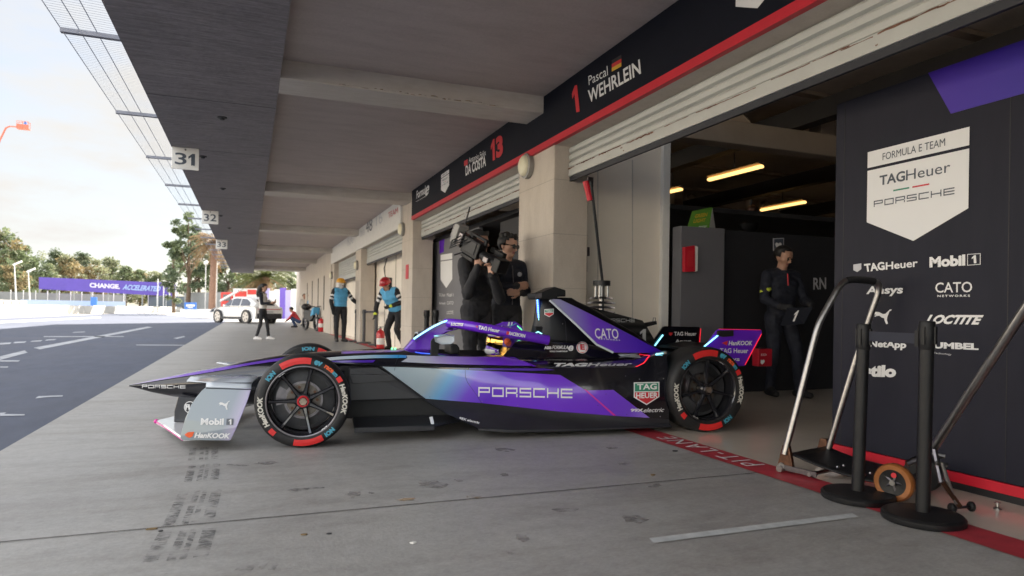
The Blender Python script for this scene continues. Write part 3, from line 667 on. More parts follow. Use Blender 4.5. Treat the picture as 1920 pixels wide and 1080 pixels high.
for k in range(4):
    zc = c+V((0, 0, -.13-.045*k)); b = MB(); n = 14; pts = []
    for i in range(2*n):
        rr = (.135 if i % 2 == 0 else .07)*(1 if k else .85); a_ = math.pi*i/n+k*.3; pts.append(zc+V((rr*math.cos(a_), rr*math.sin(a_), .012*(i % 2))))
    b.prism(pts, (0, 0, .012)); b.build('spiked_ring', 'darksteel', SG)
CB = thing('wall_cable_box', 'small black socket box with cable on the divider wall', 'box', ony(1098, 470, 6.71))
MB().prism([ony(1094, 450, 6.69), ony(1101, 450, 6.69), ony(1101, 510, 6.69), ony(1094, 510, 6.69)], (0, .02, 0)).build('conduit', 'black', CB)
MB().prism([ony(1095, 463, 6.66), ony(1106, 463, 6.66), ony(1106, 480, 6.66), ony(1095, 480, 6.66)], (0, .05, 0)).build('socket', 'darksteel', CB, bevel=.005)
MB().tube([ony(1085, 452, 6.68), ony(1092, 456, 6.66), ony(1099, 462, 6.66)], .005, 6).build('cable', 'black', CB)
MB().prism([ony(1077, 400, 6.69), ony(1084, 400, 6.69), ony(1079, 545, 6.69), ony(1072, 545, 6.69)], (0, .02, 0)).build('wall_strap', 'joint', CB)
for u in (1120, 1185):
    MB().prism([ony(u, 300, 6.715), ony(u+2, 300, 6.715), ony(u+2, 640, 6.715), ony(u, 640, 6.715)], (0, .004, 0)).build('wall_batten', 'beamc', PB)
# ------------------------------------------------------------------ racing car
C0 = V((.347, 4.691, 0)); CRZ = R(-5.888); CA = V((math.cos(CRZ), math.sin(CRZ), 0)); CB_ = V((-CA.y, CA.x, 0)); WBASE = 3.051
def K(a, b, z): return C0+CA*a+CB_*b+ZZ*z
def cp(u, v, b): return onp(u, v, C0+CB_*b, CB_)                      # pixel on the car plane at lateral b -> world
def loc(p): p = V(p); d = p-C0; return (d.dot(CA), d.dot(CB_), p.z)
def mir(p): a, b, z = loc(p); return K(a, 1.7-b, z)
CAR = thing('racing_car', 'purple and black open wheel electric racing car leaving the garage', 'racing car', C0, CRZ)
BV_v, BV_f = [], []
def reg(mb):
    if isinstance(mb, Two): reg(mb.a); reg(mb.b); return
    o = len(BV_v); BV_v.extend(mb.v); BV_f.extend([tuple(i+o for i in f) for f in mb.f])
def bothsides(rows): return Two(rows)
def dens(P, n):
    out = []
    for i in range(len(P)-1):
        for k in range(n): out.append(P[i].lerp(P[i+1], k/n))
    return out+[P[-1]]
def smooth_poly(P, it=2):
    for _ in range(it):
        P = [P[0]]+[(P[i-1]+P[i]*2+P[i+1])/4 for i in range(1, len(P)-1)]+[P[-1]]
    return P
class Two:
    def __init__(s, rows): s.a = MB(); s.a.grid(rows); s.b = MB(); s.b.grid([[mir(p) for p in r_][::-1] for r_ in rows])
    def build(s, n, m, par, **k): s.a.build(n, m, par, **k); s.b.build(n, m, par, **k)
# nose and tub
st = [(-1.252, .350, .340, .012), (-1.20, .362, .328, .035), (-1.1, .384, .296, .065), (-.95, .416, .262, .10), (-.7, .470, .220, .142), (-.45, .522, .195, .176), (-.2, .566, .19, .205), (.05, .590, .17, .228), (.3, .603, .15, .25), (.55, .608, .13, .27), (.75, .612, .11, .29), (.95, .608, .1, .30)]
rows = []
for a, zt, zb, w_ in st:
    zm = zb+(zt-zb)*.60; r_ = []
    for k in range(28):
        t = 2*math.pi*k/28+1e-4; c, s_ = math.cos(t), math.sin(t); e = .62
        q = math.copysign(abs(s_)**e, s_)*w_; z = zm+(math.copysign(abs(c)**(.85 if c > 0 else .8), c))*((zt-zm) if c > 0 else (zm-zb))
        r_.append(K(a, .85-q, z))
    rows.append(r_)
nb = MB(); nb.grid(rows, close=True); nb.add(rows[-1], [tuple(range(28))]); nb.add(rows[0], [tuple(range(28))])
nb.build('nose', 'gloss', CAR, smooth=50); reg(nb)
# sidepod outer surface
T_ = [cp(712, 686, .47), cp(880, 690, .30), cp(1000, 690, .20), cp(1100, 689.5, .14), cp(1190, 689, .10), cp(1221, 668, .10), cp(1250, 663, .10)]
B_ = [cp(794, 748.5, .42), cp(904, 756, .28), cp(1050, 772, .14), cp(1153, 780, .09), cp(1218, 784, .07), cp(1237, 785, .07), cp(1254, 786, .07)]
Td, Bd = dens(T_, 4), dens(B_, 4); rows = []
for k in range(9):
    s_ = k/8; bul = .022*math.sin(math.pi*s_)
    rows.append([Td[i].lerp(Bd[i], s_)-CB_*bul*min(1, i/6) for i in range(len(Td))])
sp = bothsides(rows); sp.build('sidepod', 'gloss', CAR, smooth=35); reg(sp)
# inlet face going inboard from the pod's front edge
fe = [r_[0] for r_ in rows]
inn = [K(loc(p)[0]+.10, .60, p.z) for p in fe]
bothsides([fe, inn]).build('inlet_face', 'matblack', CAR)
# deck between shoulder and cockpit rim
SH = [cp(575, 678.5, .622), cp(640, 681, .575), cp(715, 686, .47), cp(800, 688.5, .38), cp(880, 690, .30), cp(945, 690, .25), cp(1000, 690, .20), cp(1100, 689.5, .14), cp(1190, 689, .10), cp(1221, 668, .10), cp(1250, 663, .10)]
IN = [cp(575, 668, .665), cp(640, 664, .62), cp(715, 661, .58), cp(800, 662, .54), cp(880, 665, .51), cp(945, 667, .48), cp(1000, 670, .46), cp(1100, 671, .44), cp(1190, 668, .42), cp(1221, 665, .42), cp(1250, 661, .42)]
Sd, Id = dens(SH, 3), dens(IN, 3); rows = []
for k in range(7):
    s_ = k/6; rows.append([Sd[i].lerp(Id[i], s_)+ZZ*.018*math.sin(math.pi*s_) for i in range(len(Sd))])
dk = bothsides(rows); dk.build('deck', 'gloss', CAR, smooth=35); reg(dk)
# cockpit inner wall and floor
cw = bothsides([Id[7:22], [p-ZZ*.16+CB_*.02 for p in Id[7:22]]]); cw.build('cockpit_wall', 'matblack', CAR)
MB().add([K(.9, .5, .44), K(2.0, .5, .44), K(2.0, 1.2, .44), K(.9, 1.2, .44)], [(0, 1, 2, 3)]).build('cockpit_floor', 'matblack', CAR)
# chassis core
ch = MB()
rr_ = []
for a, hw, z0, z1 in ((.25, .25, .10, .50), (.8, .30, .08, .52), (1.5, .36, .07, .43), (2.2, .40, .07, .50), (2.75, .40, .08, .58), (3.2, .26, .12, .50), (3.5, .2, .2, .44)):
    rr_.append([K(a, .85-hw, z0), K(a, .85+hw, z0), K(a, .85+hw, z1), K(a, .85-hw, z1)])
ch.grid(rr_, close=True); ch.add(rr_[0], [(0, 1, 2, 3)]); ch.add(rr_[-1], [(0, 1, 2, 3)]); ch.build('chassis', 'matblack', CAR, bevel=.01); reg(ch)
# carbon skirt and floor
SK0 = Bd; ncol = len(Bd)
crease = dens([cp(838, 776, .27), cp(930, 775, .20), cp(1050, 790, .11), cp(1153, 796, .075), cp(1218, 797, .065), cp(1240, 797, .065), cp(1258, 797, .065)], 4)
low = dens([cp(897, 803, .10), cp(955, 806, .07), cp(1060, 805, .06), cp(1153, 802, .055), cp(1218, 800, .055), cp(1240, 799, .055), cp(1260, 798.5, .055)], 4)
lip = dens([cp(897, 807, .10), cp(955, 811, .07), cp(1060, 809, .06), cp(1153, 805, .055), cp(1218, 802.5, .055), cp(1240, 801.5, .055), cp(1260, 800.5, .055)], 4)
und = [K(loc(p)[0], .55, p.z) for p in lip]
for i in range(ncol): crease[i] = crease[i]+CB_*.004
sk = bothsides([SK0, [SK0[i].lerp(crease[i], .55)-ZZ*.004+CB_*.006 for i in range(ncol)], crease, low, lip, und]); sk.build('floor_skirt', 'carbonfloor', CAR, smooth=28); reg(sk)
# front diagonal of skirt: close to chassis
bothsides([[SK0[0], crease[0], low[0], lip[0]], [K(loc(p)[0]+.1, .56, p.z) for p in (SK0[0], crease[0], low[0], lip[0])]]).build('skirt_front', 'carbonfloor', CAR)
# bargeboard floor between front wheel and pod
F0, F1 = cp(664, 797, .13), cp(815, 795, .13)
a0, a1 = loc(F0)[0], loc(F1)[0]
for sgn in (0, 1):
    bb_ = MB()
    m_ = (lambda p: p) if not sgn else mir
    top = [K(a0, .13, .105), K(a1, .13, .105), K(a1+.45, .5, .12), K(a0, .5, .12)]
    bb_.prism([m_(p) for p in top], (0, 0, -.018))
    lipq = [K(a0, .125, .108), K(a1, .125, .104), K(a1, .125, .068), K(a0, .125, .070)]; bb_.prism([m_(p) for p in lipq], CB_*(.012 if not sgn else -.012))
    bb_.build('bargeboard', 'carbonfloor', CAR, bevel=.004)
tp_ = MB(); tp_.prism([cp(805, 782, .129), cp(811, 781, .129), cp(814, 795, .122), cp(808, 795, .122)], CB_*-.003); tp_.build('tape_patch', 'silver', CAR)
# dark side tub with ledge behind the front wheel
for sgn in (0, 1):
    lt = MB()
    m_ = (lambda p: p) if not sgn else mir
    lt.prism([m_(p) for p in (cp(655, 690, .50), cp(708, 688, .50), cp(740, 707, .50), cp(795, 748, .48), cp(655, 752, .50))], CB_*(.08 if not sgn else -.08))
    lt.prism([m_(p) for p in (cp(655, 703, .47), cp(735, 702, .47), cp(745, 713, .47), cp(660, 720, .47))], CB_*(.03 if not sgn else -.03))
    lt.build('side_tub', 'carbonfloor', CAR, bevel=.006)
# engine cover side + top
lowp = dens([cp(943, 667, .485), cp(1000, 671, .465), cp(1100, 672, .445), cp(1175, 669, .43), cp(1215, 666, .42)], 4)
upp = dens([cp(966, 641, .55), cp(1010, 640, .55), cp(1110, 646, .53), cp(1150, 657, .50), cp(1190, 663, .48)], 4)
mid_ = [lowp[i].lerp(upp[i], .5)-CB_*.02 for i in range(len(lowp))]
inn_ = [K(loc(p)[0]+.02, .72, p.z+.02) for p in upp]; cen_ = [K(loc(p)[0]+.02, .85, p.z+.022) for p in upp]
ec = bothsides([lowp, mid_, upp, inn_, cen_]).a; ec_ = MB(); ec_.grid([[mir(p) for p in r_][::-1] for r_ in (lowp, mid_, upp, inn_, cen_)]); ec_.build('engine_cover', 'gloss', CAR, smooth=35); fr_ = [lowp[0], mid_[0], upp[0], inn_[0], cen_[0]]
ec.add(fr_+[mir(p) for p in fr_[::-1]], [tuple(range(10))]); ec.build('engine_cover', 'gloss', CAR, smooth=35); reg(ec)
# airbox
mat('satin', (.007, .007, .009), .34, noise=.2, scale=8, spec=.3)
ab = MB(); rows = []
for a_0, a_1, q, z in ((1.80, 2.95, .17, .66), (1.85, 2.80, .16, .76), (1.875, 2.60, .145, .86), (1.885, 2.42, .125, .96), (1.90, 2.25, .105, 1.03), (1.93, 2.20, .09, 1.06)):
    r_ = []
    for k in range(24):
        t = 2*math.pi*k/24; c, s_ = math.cos(t), math.sin(t)
        r_.append(K((a_0+a_1)/2-math.copysign(abs(c)**.5, c)*(a_1-a_0)/2, .85+math.copysign(abs(s_)**.7, s_)*q, z))
    rows.append(r_)
ab.grid(rows, close=True); ab.add(rows[-1], [tuple(range(24))]); ab.build('airbox', 'satin', CAR, smooth=40); reg(ab)
# camera housing on the airbox
tcm = MB()
def cpris(mb, pts, b0, b1): mb.prism([cp(u, v, b0) for u, v in pts], CB_*(b1-b0)); return mb
cpris(tcm, [(1003, 550), (1019, 547), (1040, 537.5), (1061, 544), (1061, 556), (1046, 555), (1045, 561), (1022, 561), (1006, 561), (1004, 556)], .73, .97)
tcm.build('camera_pod', 'matblack', CAR, bevel=.008)
tc2 = MB(); cpris(tc2, [(1002.5, 551), (1016, 548.5), (1016, 558), (1004, 560)], .72, .725); tc2.build('camera_window', 'darksteel', CAR)
b_ = MB(); b_.tube([cp(1008, 562, .80), cp(1009, 585, .80), cp(1013, 612, .79)], .012, 8); b_.build('light_strip', 'ledblue', CAR)
b_ = MB()
for k in range(15): b_.sph(cp(1007.5+k*.28, 563+k*3.3, .785), .0065, 6)
b_.build('light_strip', 'led', CAR)
b_ = MB(); cpris(b_, [(1004, 612), (1017, 612), (1023, 626), (1019, 630), (1003, 628)], .74, .80); b_.build('headrest_camera', 'matblack', CAR, bevel=.006)
b_ = MB(); b_.tube([cp(1000, 627, .735), cp(1009, 622, .735), cp(1016, 626, .735)], .005, 6); b_.build('light_strip', 'led', CAR)
# dorsal fins (near purple, far carbon)
def finb(v): return .60-(v-562)/98*.26
nf = [(1031, 563), (1040, 560.5), (1052, 561.5), (1062, 566.5), (1110, 590), (1180, 626), (1241, 658.5), (1222, 662), (1175, 661.5), (1150, 661), (1119, 646), (1080, 608)]
f3 = [cp(u, v, finb(v)) for u, v in nf]
fb_ = MB(); fb_.prism(f3, CB_*.03); fb_.build('near_fin' if False else 'dorsal_fin', 'fingrad', CAR, bevel=.006); reg(fb_)
e_ = MB(); e_.tube([p-CB_*.0 for p in (f3[0], f3[11], f3[10], f3[9])], .010, 6); e_.build('fin_edge', 'silver', CAR, smooth=60)
def ffb(v): return 1.10+(v-562)/98*.26
ff = [(1040, 563), (1066, 565), (1205, 601), (1213, 612), (1229, 640), (1224, 652), (1120, 640), (1060, 590)]
g_ = MB(); g_.prism([cp(u, v, ffb(v)) for u, v in ff], CB_*.03); ffin = g_.build('dorsal_fin', 'carbon', CAR, bevel=.004)
ffin['label'] = 'bare carbon dorsal fin'
def fplane(off):
    p0, p1, p2 = cp(1066, 565, ffb(565)), cp(1205, 601, ffb(601)), cp(1224, 640, ffb(640)); n = (p1-p0).cross(p2-p0).normalized()
    if n.dot(p0-CAM) > 0: n = -n
    return lambda u, v: onp(u, v, p0+n*off, n)
fp = fplane(.004)
wpx('#PORSCHE', (1128, 604), (1190, 604), (1128, 597.5), fp, 'letwhite', CAR)
wpx('1', (1200, 639), (1211, 639), (1200, 617), fp, 'letwhite', CAR, bold=.05, name='number')
b_ = MB(); cpris(b_, [(1208, 606), (1231, 602), (1232, 608), (1212, 613)], 1.2, 1.25); b_.build('fin_tip', 'matblack', CAR)
b_ = MB(); b_.tube([cp(1224, 603, 1.2), cp(1225, 596, 1.2), cp(1229, 596, 1.2), cp(1229, 602, 1.2)], .003, 5); b_.build('aerial_loop', 'matblack', CAR)
# rear wing end plates
def plate(pts, b0, th, m, name='rear_endplate'):
    q = MB(); q.prism([cp(u, v, b0) for u, v in pts], CB_*th); o = q.build(name, m, CAR, bevel=.004); return o
pe = plate([(1345, 619), (1349, 617), (1428, 618.5), (1429, 624), (1396, 686), (1372, 687), (1330, 668), (1318, 656)], .28, .02, 'purple')
pf = plate([(1243, 613), (1247, 611.5), (1312, 613), (1314, 617), (1310, 656), (1290, 665), (1210, 664), (1214, 655)], 1.40, .02, 'gloss')
mat('plateblack', (.016, .016, .018), .4)
plate([(1345, 620), (1376, 619), (1376, 630), (1356, 632), (1345, 629)], .262, .014, 'plateblack', 'plate_bracket')
def strip3(p, q, r_, m, name='light_strip'): b = MB(); b.tube([p, q], r_, 8); return b.build(name, m, CAR)
strip3(cp(1346, 629, .268), cp(1319, 651, .268), .0065, 'led'); strip3(cp(1243, 628, 1.385), cp(1228, 648, 1.385), .007, 'led')
strip3(cp(1428, 626, .272), cp(1397, 684, .272), .0035, 'ledred', 'edge_strip'); strip3(cp(1314, 616, 1.39), cp(1311, 652, 1.39), .004, 'ledred', 'edge_strip')
strip3(cp(1348, 617, .275), cp(1426, 618.5, .275), .0016, 'ledred', 'edge_strip')
pl = lambda u, v: cp(u, v, .277)
wpx('HanKOOK', (1366, 647.5), (1411, 647.5), (1366, 639), pl, 'letwhite', CAR, bold=.03, shear=.2)
MB().poly([pl(1353, 643), pl(1365, 638.5), pl(1363, 648)]).build('emblem', 'letred', CAR, fix=False)
wpx('TAG Heuer', (1350, 662), (1403, 662), (1350, 653), pl, 'letwhite', CAR, bold=.015)
wpx('Ansys', (1345, 679), (1387, 679), (1345, 669.5), pl, 'letwhite', CAR, bold=.02)
pl2 = lambda u, v: cp(u, v, 1.396)
MB().poly([pl2(1254, 627), pl2(1257.5, 630), pl2(1261, 627), pl2(1261, 623.5), pl2(1254, 623.5)]).build('emblem', 'letred', CAR, fix=False)
wpx('TAG Heuer', (1264, 629.5), (1306, 629.5), (1264, 622), pl2, 'letwhite', CAR, bold=.02)
wpx('Ansys', (1266, 645), (1296, 644.5), (1266, 636.5), pl2, 'letwhite', CAR, bold=.02)
b_ = MB(); b_.bb((0, 0, 0), (.001, .001, .001)); del b_
rw = MB()
for zz, a_0, a_1 in ((.52, 3.15, 3.50), (.60, 3.35, 3.62)):
    rw.prism([K(a_0, .30, zz), K(a_1, .30, zz+.05), K(a_1, .30, zz+.065), K(a_0, .30, zz+.02)], CB_*1.1)
rw.build('rear_wing_plane', 'matblack', CAR)
b_ = MB(); b_.prism([K(3.28, .70, .30), K(3.56, .70, .26), K(3.56, .70, .34), K(3.28, .70, .48)], CB_*.3); b_.build('rear_crash_box', 'matblack', CAR, bevel=.01)
b_ = MB(); b_.box(K(3.575, .85, .30), (.02, .10, .06), Matrix.Rotation(CRZ, 3, 'Z')); b_.build('rain_light', 'ledred', CAR)
# halo
ring = [cp(838, 606, .84), cp(850, 606, .76), cp(868, 608.5, .66), cp(895, 613.5, .55), cp(930, 619.5, .50), cp(970, 627, .475), cp(1005, 633.5, .47), cp(1028, 638, .47)]
ring = smooth_poly(dens(ring, 4), 3)
h_ = MB(); h_.tube(ring, [.040]*len(ring), 14); h_.tube([mir(p) for p in ring], [.040]*len(ring), 14)
h_.build('halo_ring', 'purple', CAR, smooth=60); reg(h_)
py = [(757, 656.5), (772, 638), (790, 625), (812, 611), (832, 602), (850, 599), (862, 602), (868, 612), (858, 618), (842, 622), (828, 629), (816, 641), (808, 657.5)]
h2 = MB(); h2.prism([cp(u, v, .80) for u, v in py], CB_*.10); h2.build('halo_pylon', 'purple', CAR, smooth=40, bevel=.018); reg(h2)
ls = [(777, 634), (795, 622.2), (812, 611.8), (830, 603.2), (845, 598.8)]
b_ = MB(); b_.prism([cp(u, v+1.2, .80) for u, v in ls]+[cp(u+1, v+7, .80) for u, v in ls[::-1]], CB_*-.012); b_.build('light_strip_base', 'deeppurple', CAR)
b_ = MB()
L_ = dens([cp(u, v+.8, .79) for u, v in ls], 8)
for p in L_: b_.sph(p, .0080, 7)
b_.build('light_strip', 'led', CAR)
# mirror
MR = MB(); MR.grid([[cp(u, v, b) for u, v in pts] for b, pts in ((.30, [(819, 634), (835, 630), (850, 631), (851, 637), (846, 642), (830, 643), (820, 640)]), (.28, [(814, 632), (835, 628.5), (852, 629.5), (852, 640), (846, 645), (828, 646), (816, 641)]), (.40, [(813, 629), (833, 626), (851, 628.5), (851, 637), (845, 642), (828, 643), (815, 638)]))], close=True)
for r_ in (MR.v[:7], MR.v[-7:]): MR.poly(r_)
mirror = MR.build('mirror', 'silver', CAR, smooth=50)
MR2 = MB(); MR2.grid([[mir(p) for p in MR.v[0:7]], [mir(p) for p in MR.v[7:14]], [mir(p) for p in MR.v[14:21]]], close=True); MR2.poly([mir(p) for p in MR.v[:7]]); MR2.build('mirror', 'silver', CAR, smooth=50)
b_ = MB(); cpris(b_, [(808, 640), (812, 634), (823, 633), (826, 637), (821, 668), (808, 667)], .33, .35); b_.build('mirror_stalk', 'matblack', CAR, bevel=.004)
b_ = MB(); b_.prism([mir(cp(u, v, .33)) for u, v in [(808, 640), (812, 634), (823, 633), (826, 637), (821, 668), (808, 667)]], CB_*-.02); b_.build('mirror_stalk', 'matblack', CAR)
b_ = MB(); cpris(b_, [(842, 615), (850, 613), (850, 619), (835, 618)], .80, .90); b_.build('halo_fairing', 'matblack', CAR)
# steering wheel hint, wheel display
b_ = MB(); cpris(b_, [(845, 648), (856, 645), (862, 652), (862, 664), (845, 664)], .70, 1.0); b_.build('steering_wheel', 'matblack', CAR, bevel=.01)
b_ = MB()
for u, v in ((735, 653.5), (741, 653.8)): b_.sph(cp(u, v, .80), .009, 8)
b_.build('status_light', 'ledgreen', CAR)
# front wing
E = [(386, 726), (471, 729), (465, 749), (455, 775), (444, 801), (433, 824), (430, 826), (342, 825.5), (337.5, 822), (338, 818), (347, 786), (358, 760), (368, 745), (378, 733)]
def eb(v): return .055-(.055 if v > 800 else (v-720)/80*.055)
ep = MB(); ep.prism([cp(u, v, eb(v)) for u, v in E], CB_*.012); ep2 = MB(); ep2.prism([mir(cp(u, v, eb(v))) for u, v in E], CB_*-.012); ep2.build('front_endplate', 'endgrad', CAR, bevel=.003)
ep.build('front_endplate', 'endgrad', CAR, bevel=.003); reg(ep)
# curled upper lip -> blade
cr = MB()
L0 = [(386, 727), (471, 730)]
def curl(m_):
    rows = []
    A0, A1 = loc(cp(386, 727, .055)), loc(cp(471, 730, .055))
    for k in range(7):
        t = k/6*math.pi/2; rr = .035
        db, dz = rr*(1-math.cos(t)), rr*math.sin(t)
        rows.append([m_(K(A0[0]+(A1[0]-A0[0])*j/6, .055+db, A0[2]+(A1[2]-A0[2])*j/6+dz)) for j in range(7)])
    zt = A0[2]+.035
    lead = [loc(cp(351+(474-351)*j/6, [713.5, 715.5, 716.2, 716.3, 716, 715.5, 715][j], .11)) for j in range(7)]
    rows.append([m_(K(lead[j][0], .10, lead[j][2]+.002)) for j in range(7)])
    rows.append([m_(K(lead[j][0]-.01+.03*j/6, .30, lead[j][2]+.012)) for j in range(7)])
    rows.append([m_(K(-.40+.12*j/6, .62, lead[j][2]-.01)) for j in range(7)])
    return rows
for fn in (lambda p: p, mir):
    cr = MB(); cr.grid(curl(fn)); fl = cr.build('front_flap', 'silver', CAR, smooth=60)
    so_ = fl.modifiers.new('t', 'SOLIDIFY'); so_.thickness = .010
b_ = MB(); b_.tube([cp(386, 727.5, .046), cp(471, 730.5, .046)], .003, 6); b_.build('lip_seam', 'seal', CAR)
b_ = MB(); b_.tube([cp(352, 716, .10), cp(388, 718.3, .085), cp(472, 717.8, .08)], .0028, 6); b_.build('lip_seam', 'seal', CAR)
# low delta wing
tipz = .075; dw = MB()
tip = cp(293, 793, .85); ta = loc(tip)[0]
pts = [K(ta, .85, .085), K(ta+.10, .62, .085), K(-.74, .06, .085), K(-.46, .05, .10), K(-.60, .60, .11), K(-.62, .85, .11)]
full = pts+[mir(p) for p in pts[4::-1]]
dw.prism(full, (0, 0, -.022)); lowwing = dw.build('front_wing', 'helmwhite', CAR, bevel=.008)
b_ = MB(); b_.tube([K(ta-.002, .85, .072), K(ta+.098, .617, .072), K(-.742, .057, .072)], .0035, 6); b_.tube([mir(p) for p in (K(ta-.002, .85, .072), K(ta+.098, .617, .072), K(-.742, .057, .072))], .0035, 6); b_.build('wing_edge', 'pink', CAR)
b_ = MB(); b_.sph(K(ta, .85, .076), .018, 8); b_.build('wing_tip', 'pink', CAR)
for bb0 in (.70, .96):
    pil = MB()
    pil.prism([cp(334, 744, .70), cp(372, 746, .70), cp(372, 792, .70), cp(326, 792, .70), cp(327, 770, .70)], CB_*.035) if bb0 == .70 else pil.prism([mir(cp(u, v, .70)) for u, v in ((334, 744), (372, 746), (372, 792), (326, 792), (327, 770))], CB_*-.035)
    pil.build('wing_pillar', 'carbonfloor', CAR, bevel=.006)
pp_ = lambda u, v: cp(u, v, .697)
def disc(cx, cy, r, plane, m, name='emblem', r0=0, n=26):
    b = MB()
    if r0: b.grid([[plane(cx+r*math.cos(6.2832*i/n), cy+r*math.sin(6.2832*i/n)) for i in range(n)], [plane(cx+r0*math.cos(6.2832*i/n), cy+r0*math.sin(6.2832*i/n)) for i in range(n)]], close=True)
    else: b.poly([plane(cx+r*math.cos(6.2832*i/n), cy+r*math.sin(6.2832*i/n)) for i in range(n)])
    return b.build(name, m, CAR, fix=False)
disc(356, 763.5, 11, pp_, 'letwhite', r0=9.6); wpx('FIA', (347.5, 768), (365, 768), (347.5, 758), pp_, 'letwhite', CAR, bold=.05)
# endplate writing
def onep(u, v):
    return cp(u, v, eb(v)-.004)
ee = lambda u, v: cp(u, v, .028-(v-760)*.00069-.004)
MB().poly(shape(PUMA, ee(410, 769), ee(431, 768.5)-ee(410, 769), ee(410, 752)-ee(410, 769))).build('emblem', 'letwhite', CAR, fix=False)
wpx('Mobil', (376, 796.5), (419, 797), (377, 784), ee, 'letwhite', CAR, bold=.04)
e0 = lambda u, v: cp(u, v, -.004)
b_ = MB(); b_.poly([ee(424, 797), ee(437, 797), ee(438, 785), ee(425, 785)]); MT.setdefault('boxgrey', mat('boxgrey', (.10, .11, .13), .5, noise=0)); b_.build('emblem', 'boxgrey', CAR, fix=False)
wpx('1', (429, 796), (434, 796), (429, 786), lambda u, v: ee(u, v)-CB_*.002, 'letwhite', CAR, bold=.06)
wpx('HanKOOK', (364, 821), (431, 822.5), (365, 811), e0, 'letwhite', CAR, bold=.04, shear=.2)
MB().poly([e0(346, 815), e0(352, 810.5), e0(364, 809.5), e0(361, 818), e0(355, 821), e0(350, 819)]).build('emblem', 'letorange', CAR, fix=False)
# ---- livery patches cast on to the body
bvh = BVHTree.FromPolygons([V(p) for p in BV_v], BV_f)
def cast(u, v, off=.003):
    d = ray(u, v).normalized(); h_ = bvh.ray_cast(CAM, d)
    if h_[0] is None: return None
    n = h_[1]; n = -n if n.dot(d) > 0 else n
    return h_[0]+n*off
def patch(pts, m, name='livery_patch', off=.003, step=7):
    P = []
    n = len(pts)
    for i in range(n):
        a, b = V((*pts[i], 0)), V((*pts[(i+1) % n], 0)); k = max(1, int((b-a).length/step))
        P += [a.lerp(b, j/k) for j in range(k)]
    nb_ = len(P); pv = [V((p.x, p.y)) for p in P]
    x0, x1 = min(p.x for p in P), max(p.x for p in P); y0, y1 = min(p.y for p in P), max(p.y for p in P)
    def inside(x, y):
        c = False
        for i in range(nb_):
            a, b = P[i], P[i-1]
            if (a.y > y) != (b.y > y) and x < (b.x-a.x)*(y-a.y)/(b.y-a.y)+a.x: c = not c
        return c
    y = y0+step*.5
    while y < y1:
        x = x0+step*.5
        while x < x1:
            if inside(x, y) and min((p.x-x)**2+(p.y-y)**2 for p in P) > (step*.45)**2: pv.append(V((x, y)))
            x += step
        y += step
    r_ = geometry.delaunay_2d_cdt(pv, [], [list(range(nb_))], 1, 1e-4)
    q = [cast(p.x, p.y, off) for p in r_[0]]
    fs = []
    for f in r_[2]:
        if any(q[i] is None for i in f): continue
        L_ = [q[i] for i in f]
        if max((L_[i]-L_[i-1]).length for i in range(len(L_))) > .35: continue
        fs.append(tuple(f))
    q = [p if p is not None else V((0, 0, 0)) for p in q]
    used = sorted({i for f in fs for i in f}); rm = {i: k for k, i in enumerate(used)}
    o = MB().add([q[i] for i in used], [tuple(rm[i] for i in f) for f in fs]).build(name, m, CAR, smooth=40, fix=False)
    return o
def wcast(s, bl, br, tl, m, off=.005, name='lettering', **k):
    g, fs = glyphs(s, **k); q = []
    for x, y in g:
        p = cast(bl[0]+(br[0]-bl[0])*x+(tl[0]-bl[0])*y, bl[1]+(br[1]-bl[1])*x+(tl[1]-bl[1])*y, off); q.append(p)
    fs = [f for f in fs if all(q[i] is not None for i in f)]; q = [p or V() for p in q]
    used = sorted({i for f in fs for i in f}); rm = {i: j for j, i in enumerate(used)}
    return MB().add([q[i] for i in used], [tuple(rm[i] for i in f) for f in fs]).build(name, m, CAR, fix=False)
# side panel
patch([(717, 687.5), (760, 688.5), (880, 694), (960, 698), (1050, 703), (1098, 732), (1152, 779.5), (1050, 771.5), (904, 755.5), (798.5, 747.3)], 'sidegrad')
patch([(1099, 732), (1150, 731), (1218, 783.3), (1153, 779.6)], 'rearlav')
patch([(1095, 730), (1098, 730), (1155, 779), (1150, 779)], 'pink', off=.0042)
# stripes
patch([(880, 690.7), (1020, 690.9), (1040, 694), (1000, 695.5), (880, 692.5)], 'deeppurple')
patch([(560, 676), (640, 668.5), (700, 666), (745, 666), (762, 666.5), (762, 671.5), (700, 672), (640, 674), (575, 680)], 'stripeteal')
patch([(762, 666.5), (800, 668), (880, 669.5), (946, 670), (975, 676), (1003, 686.5), (960, 686), (870, 684), (800, 681.5), (752, 679), (764, 671.5)], 'stripelav')
patch([(600, 677), (704, 675.5), (700, 680), (640, 680)], 'deeppurple', off=.004)
patch([(1000, 688.2), (1006, 687.5), (980, 677), (948, 669.5), (965, 671)], 'purple', off=.004)
# nose purple sweep
patch([(245, 722), (300, 710.5), (380, 695.5), (430, 687), (500, 675.5), (545, 668.5), (560, 667.3), (530, 676), (470, 684.5), (420, 694), (340, 707)], 'nosegrad', step=5)
patch([(640, 660), (700, 657.5), (745, 656.5), (760, 657.5), (745, 660.5), (700, 661.5), (640, 664)], 'lavender', step=4)
wcast('#PORSCHE', (267, 727.3), (348, 728), (267, 721.6), 'letwhite')
wcast('#PORSCHE', (897, 743), (1073, 746.5), (897, 725.5), 'letwhite')
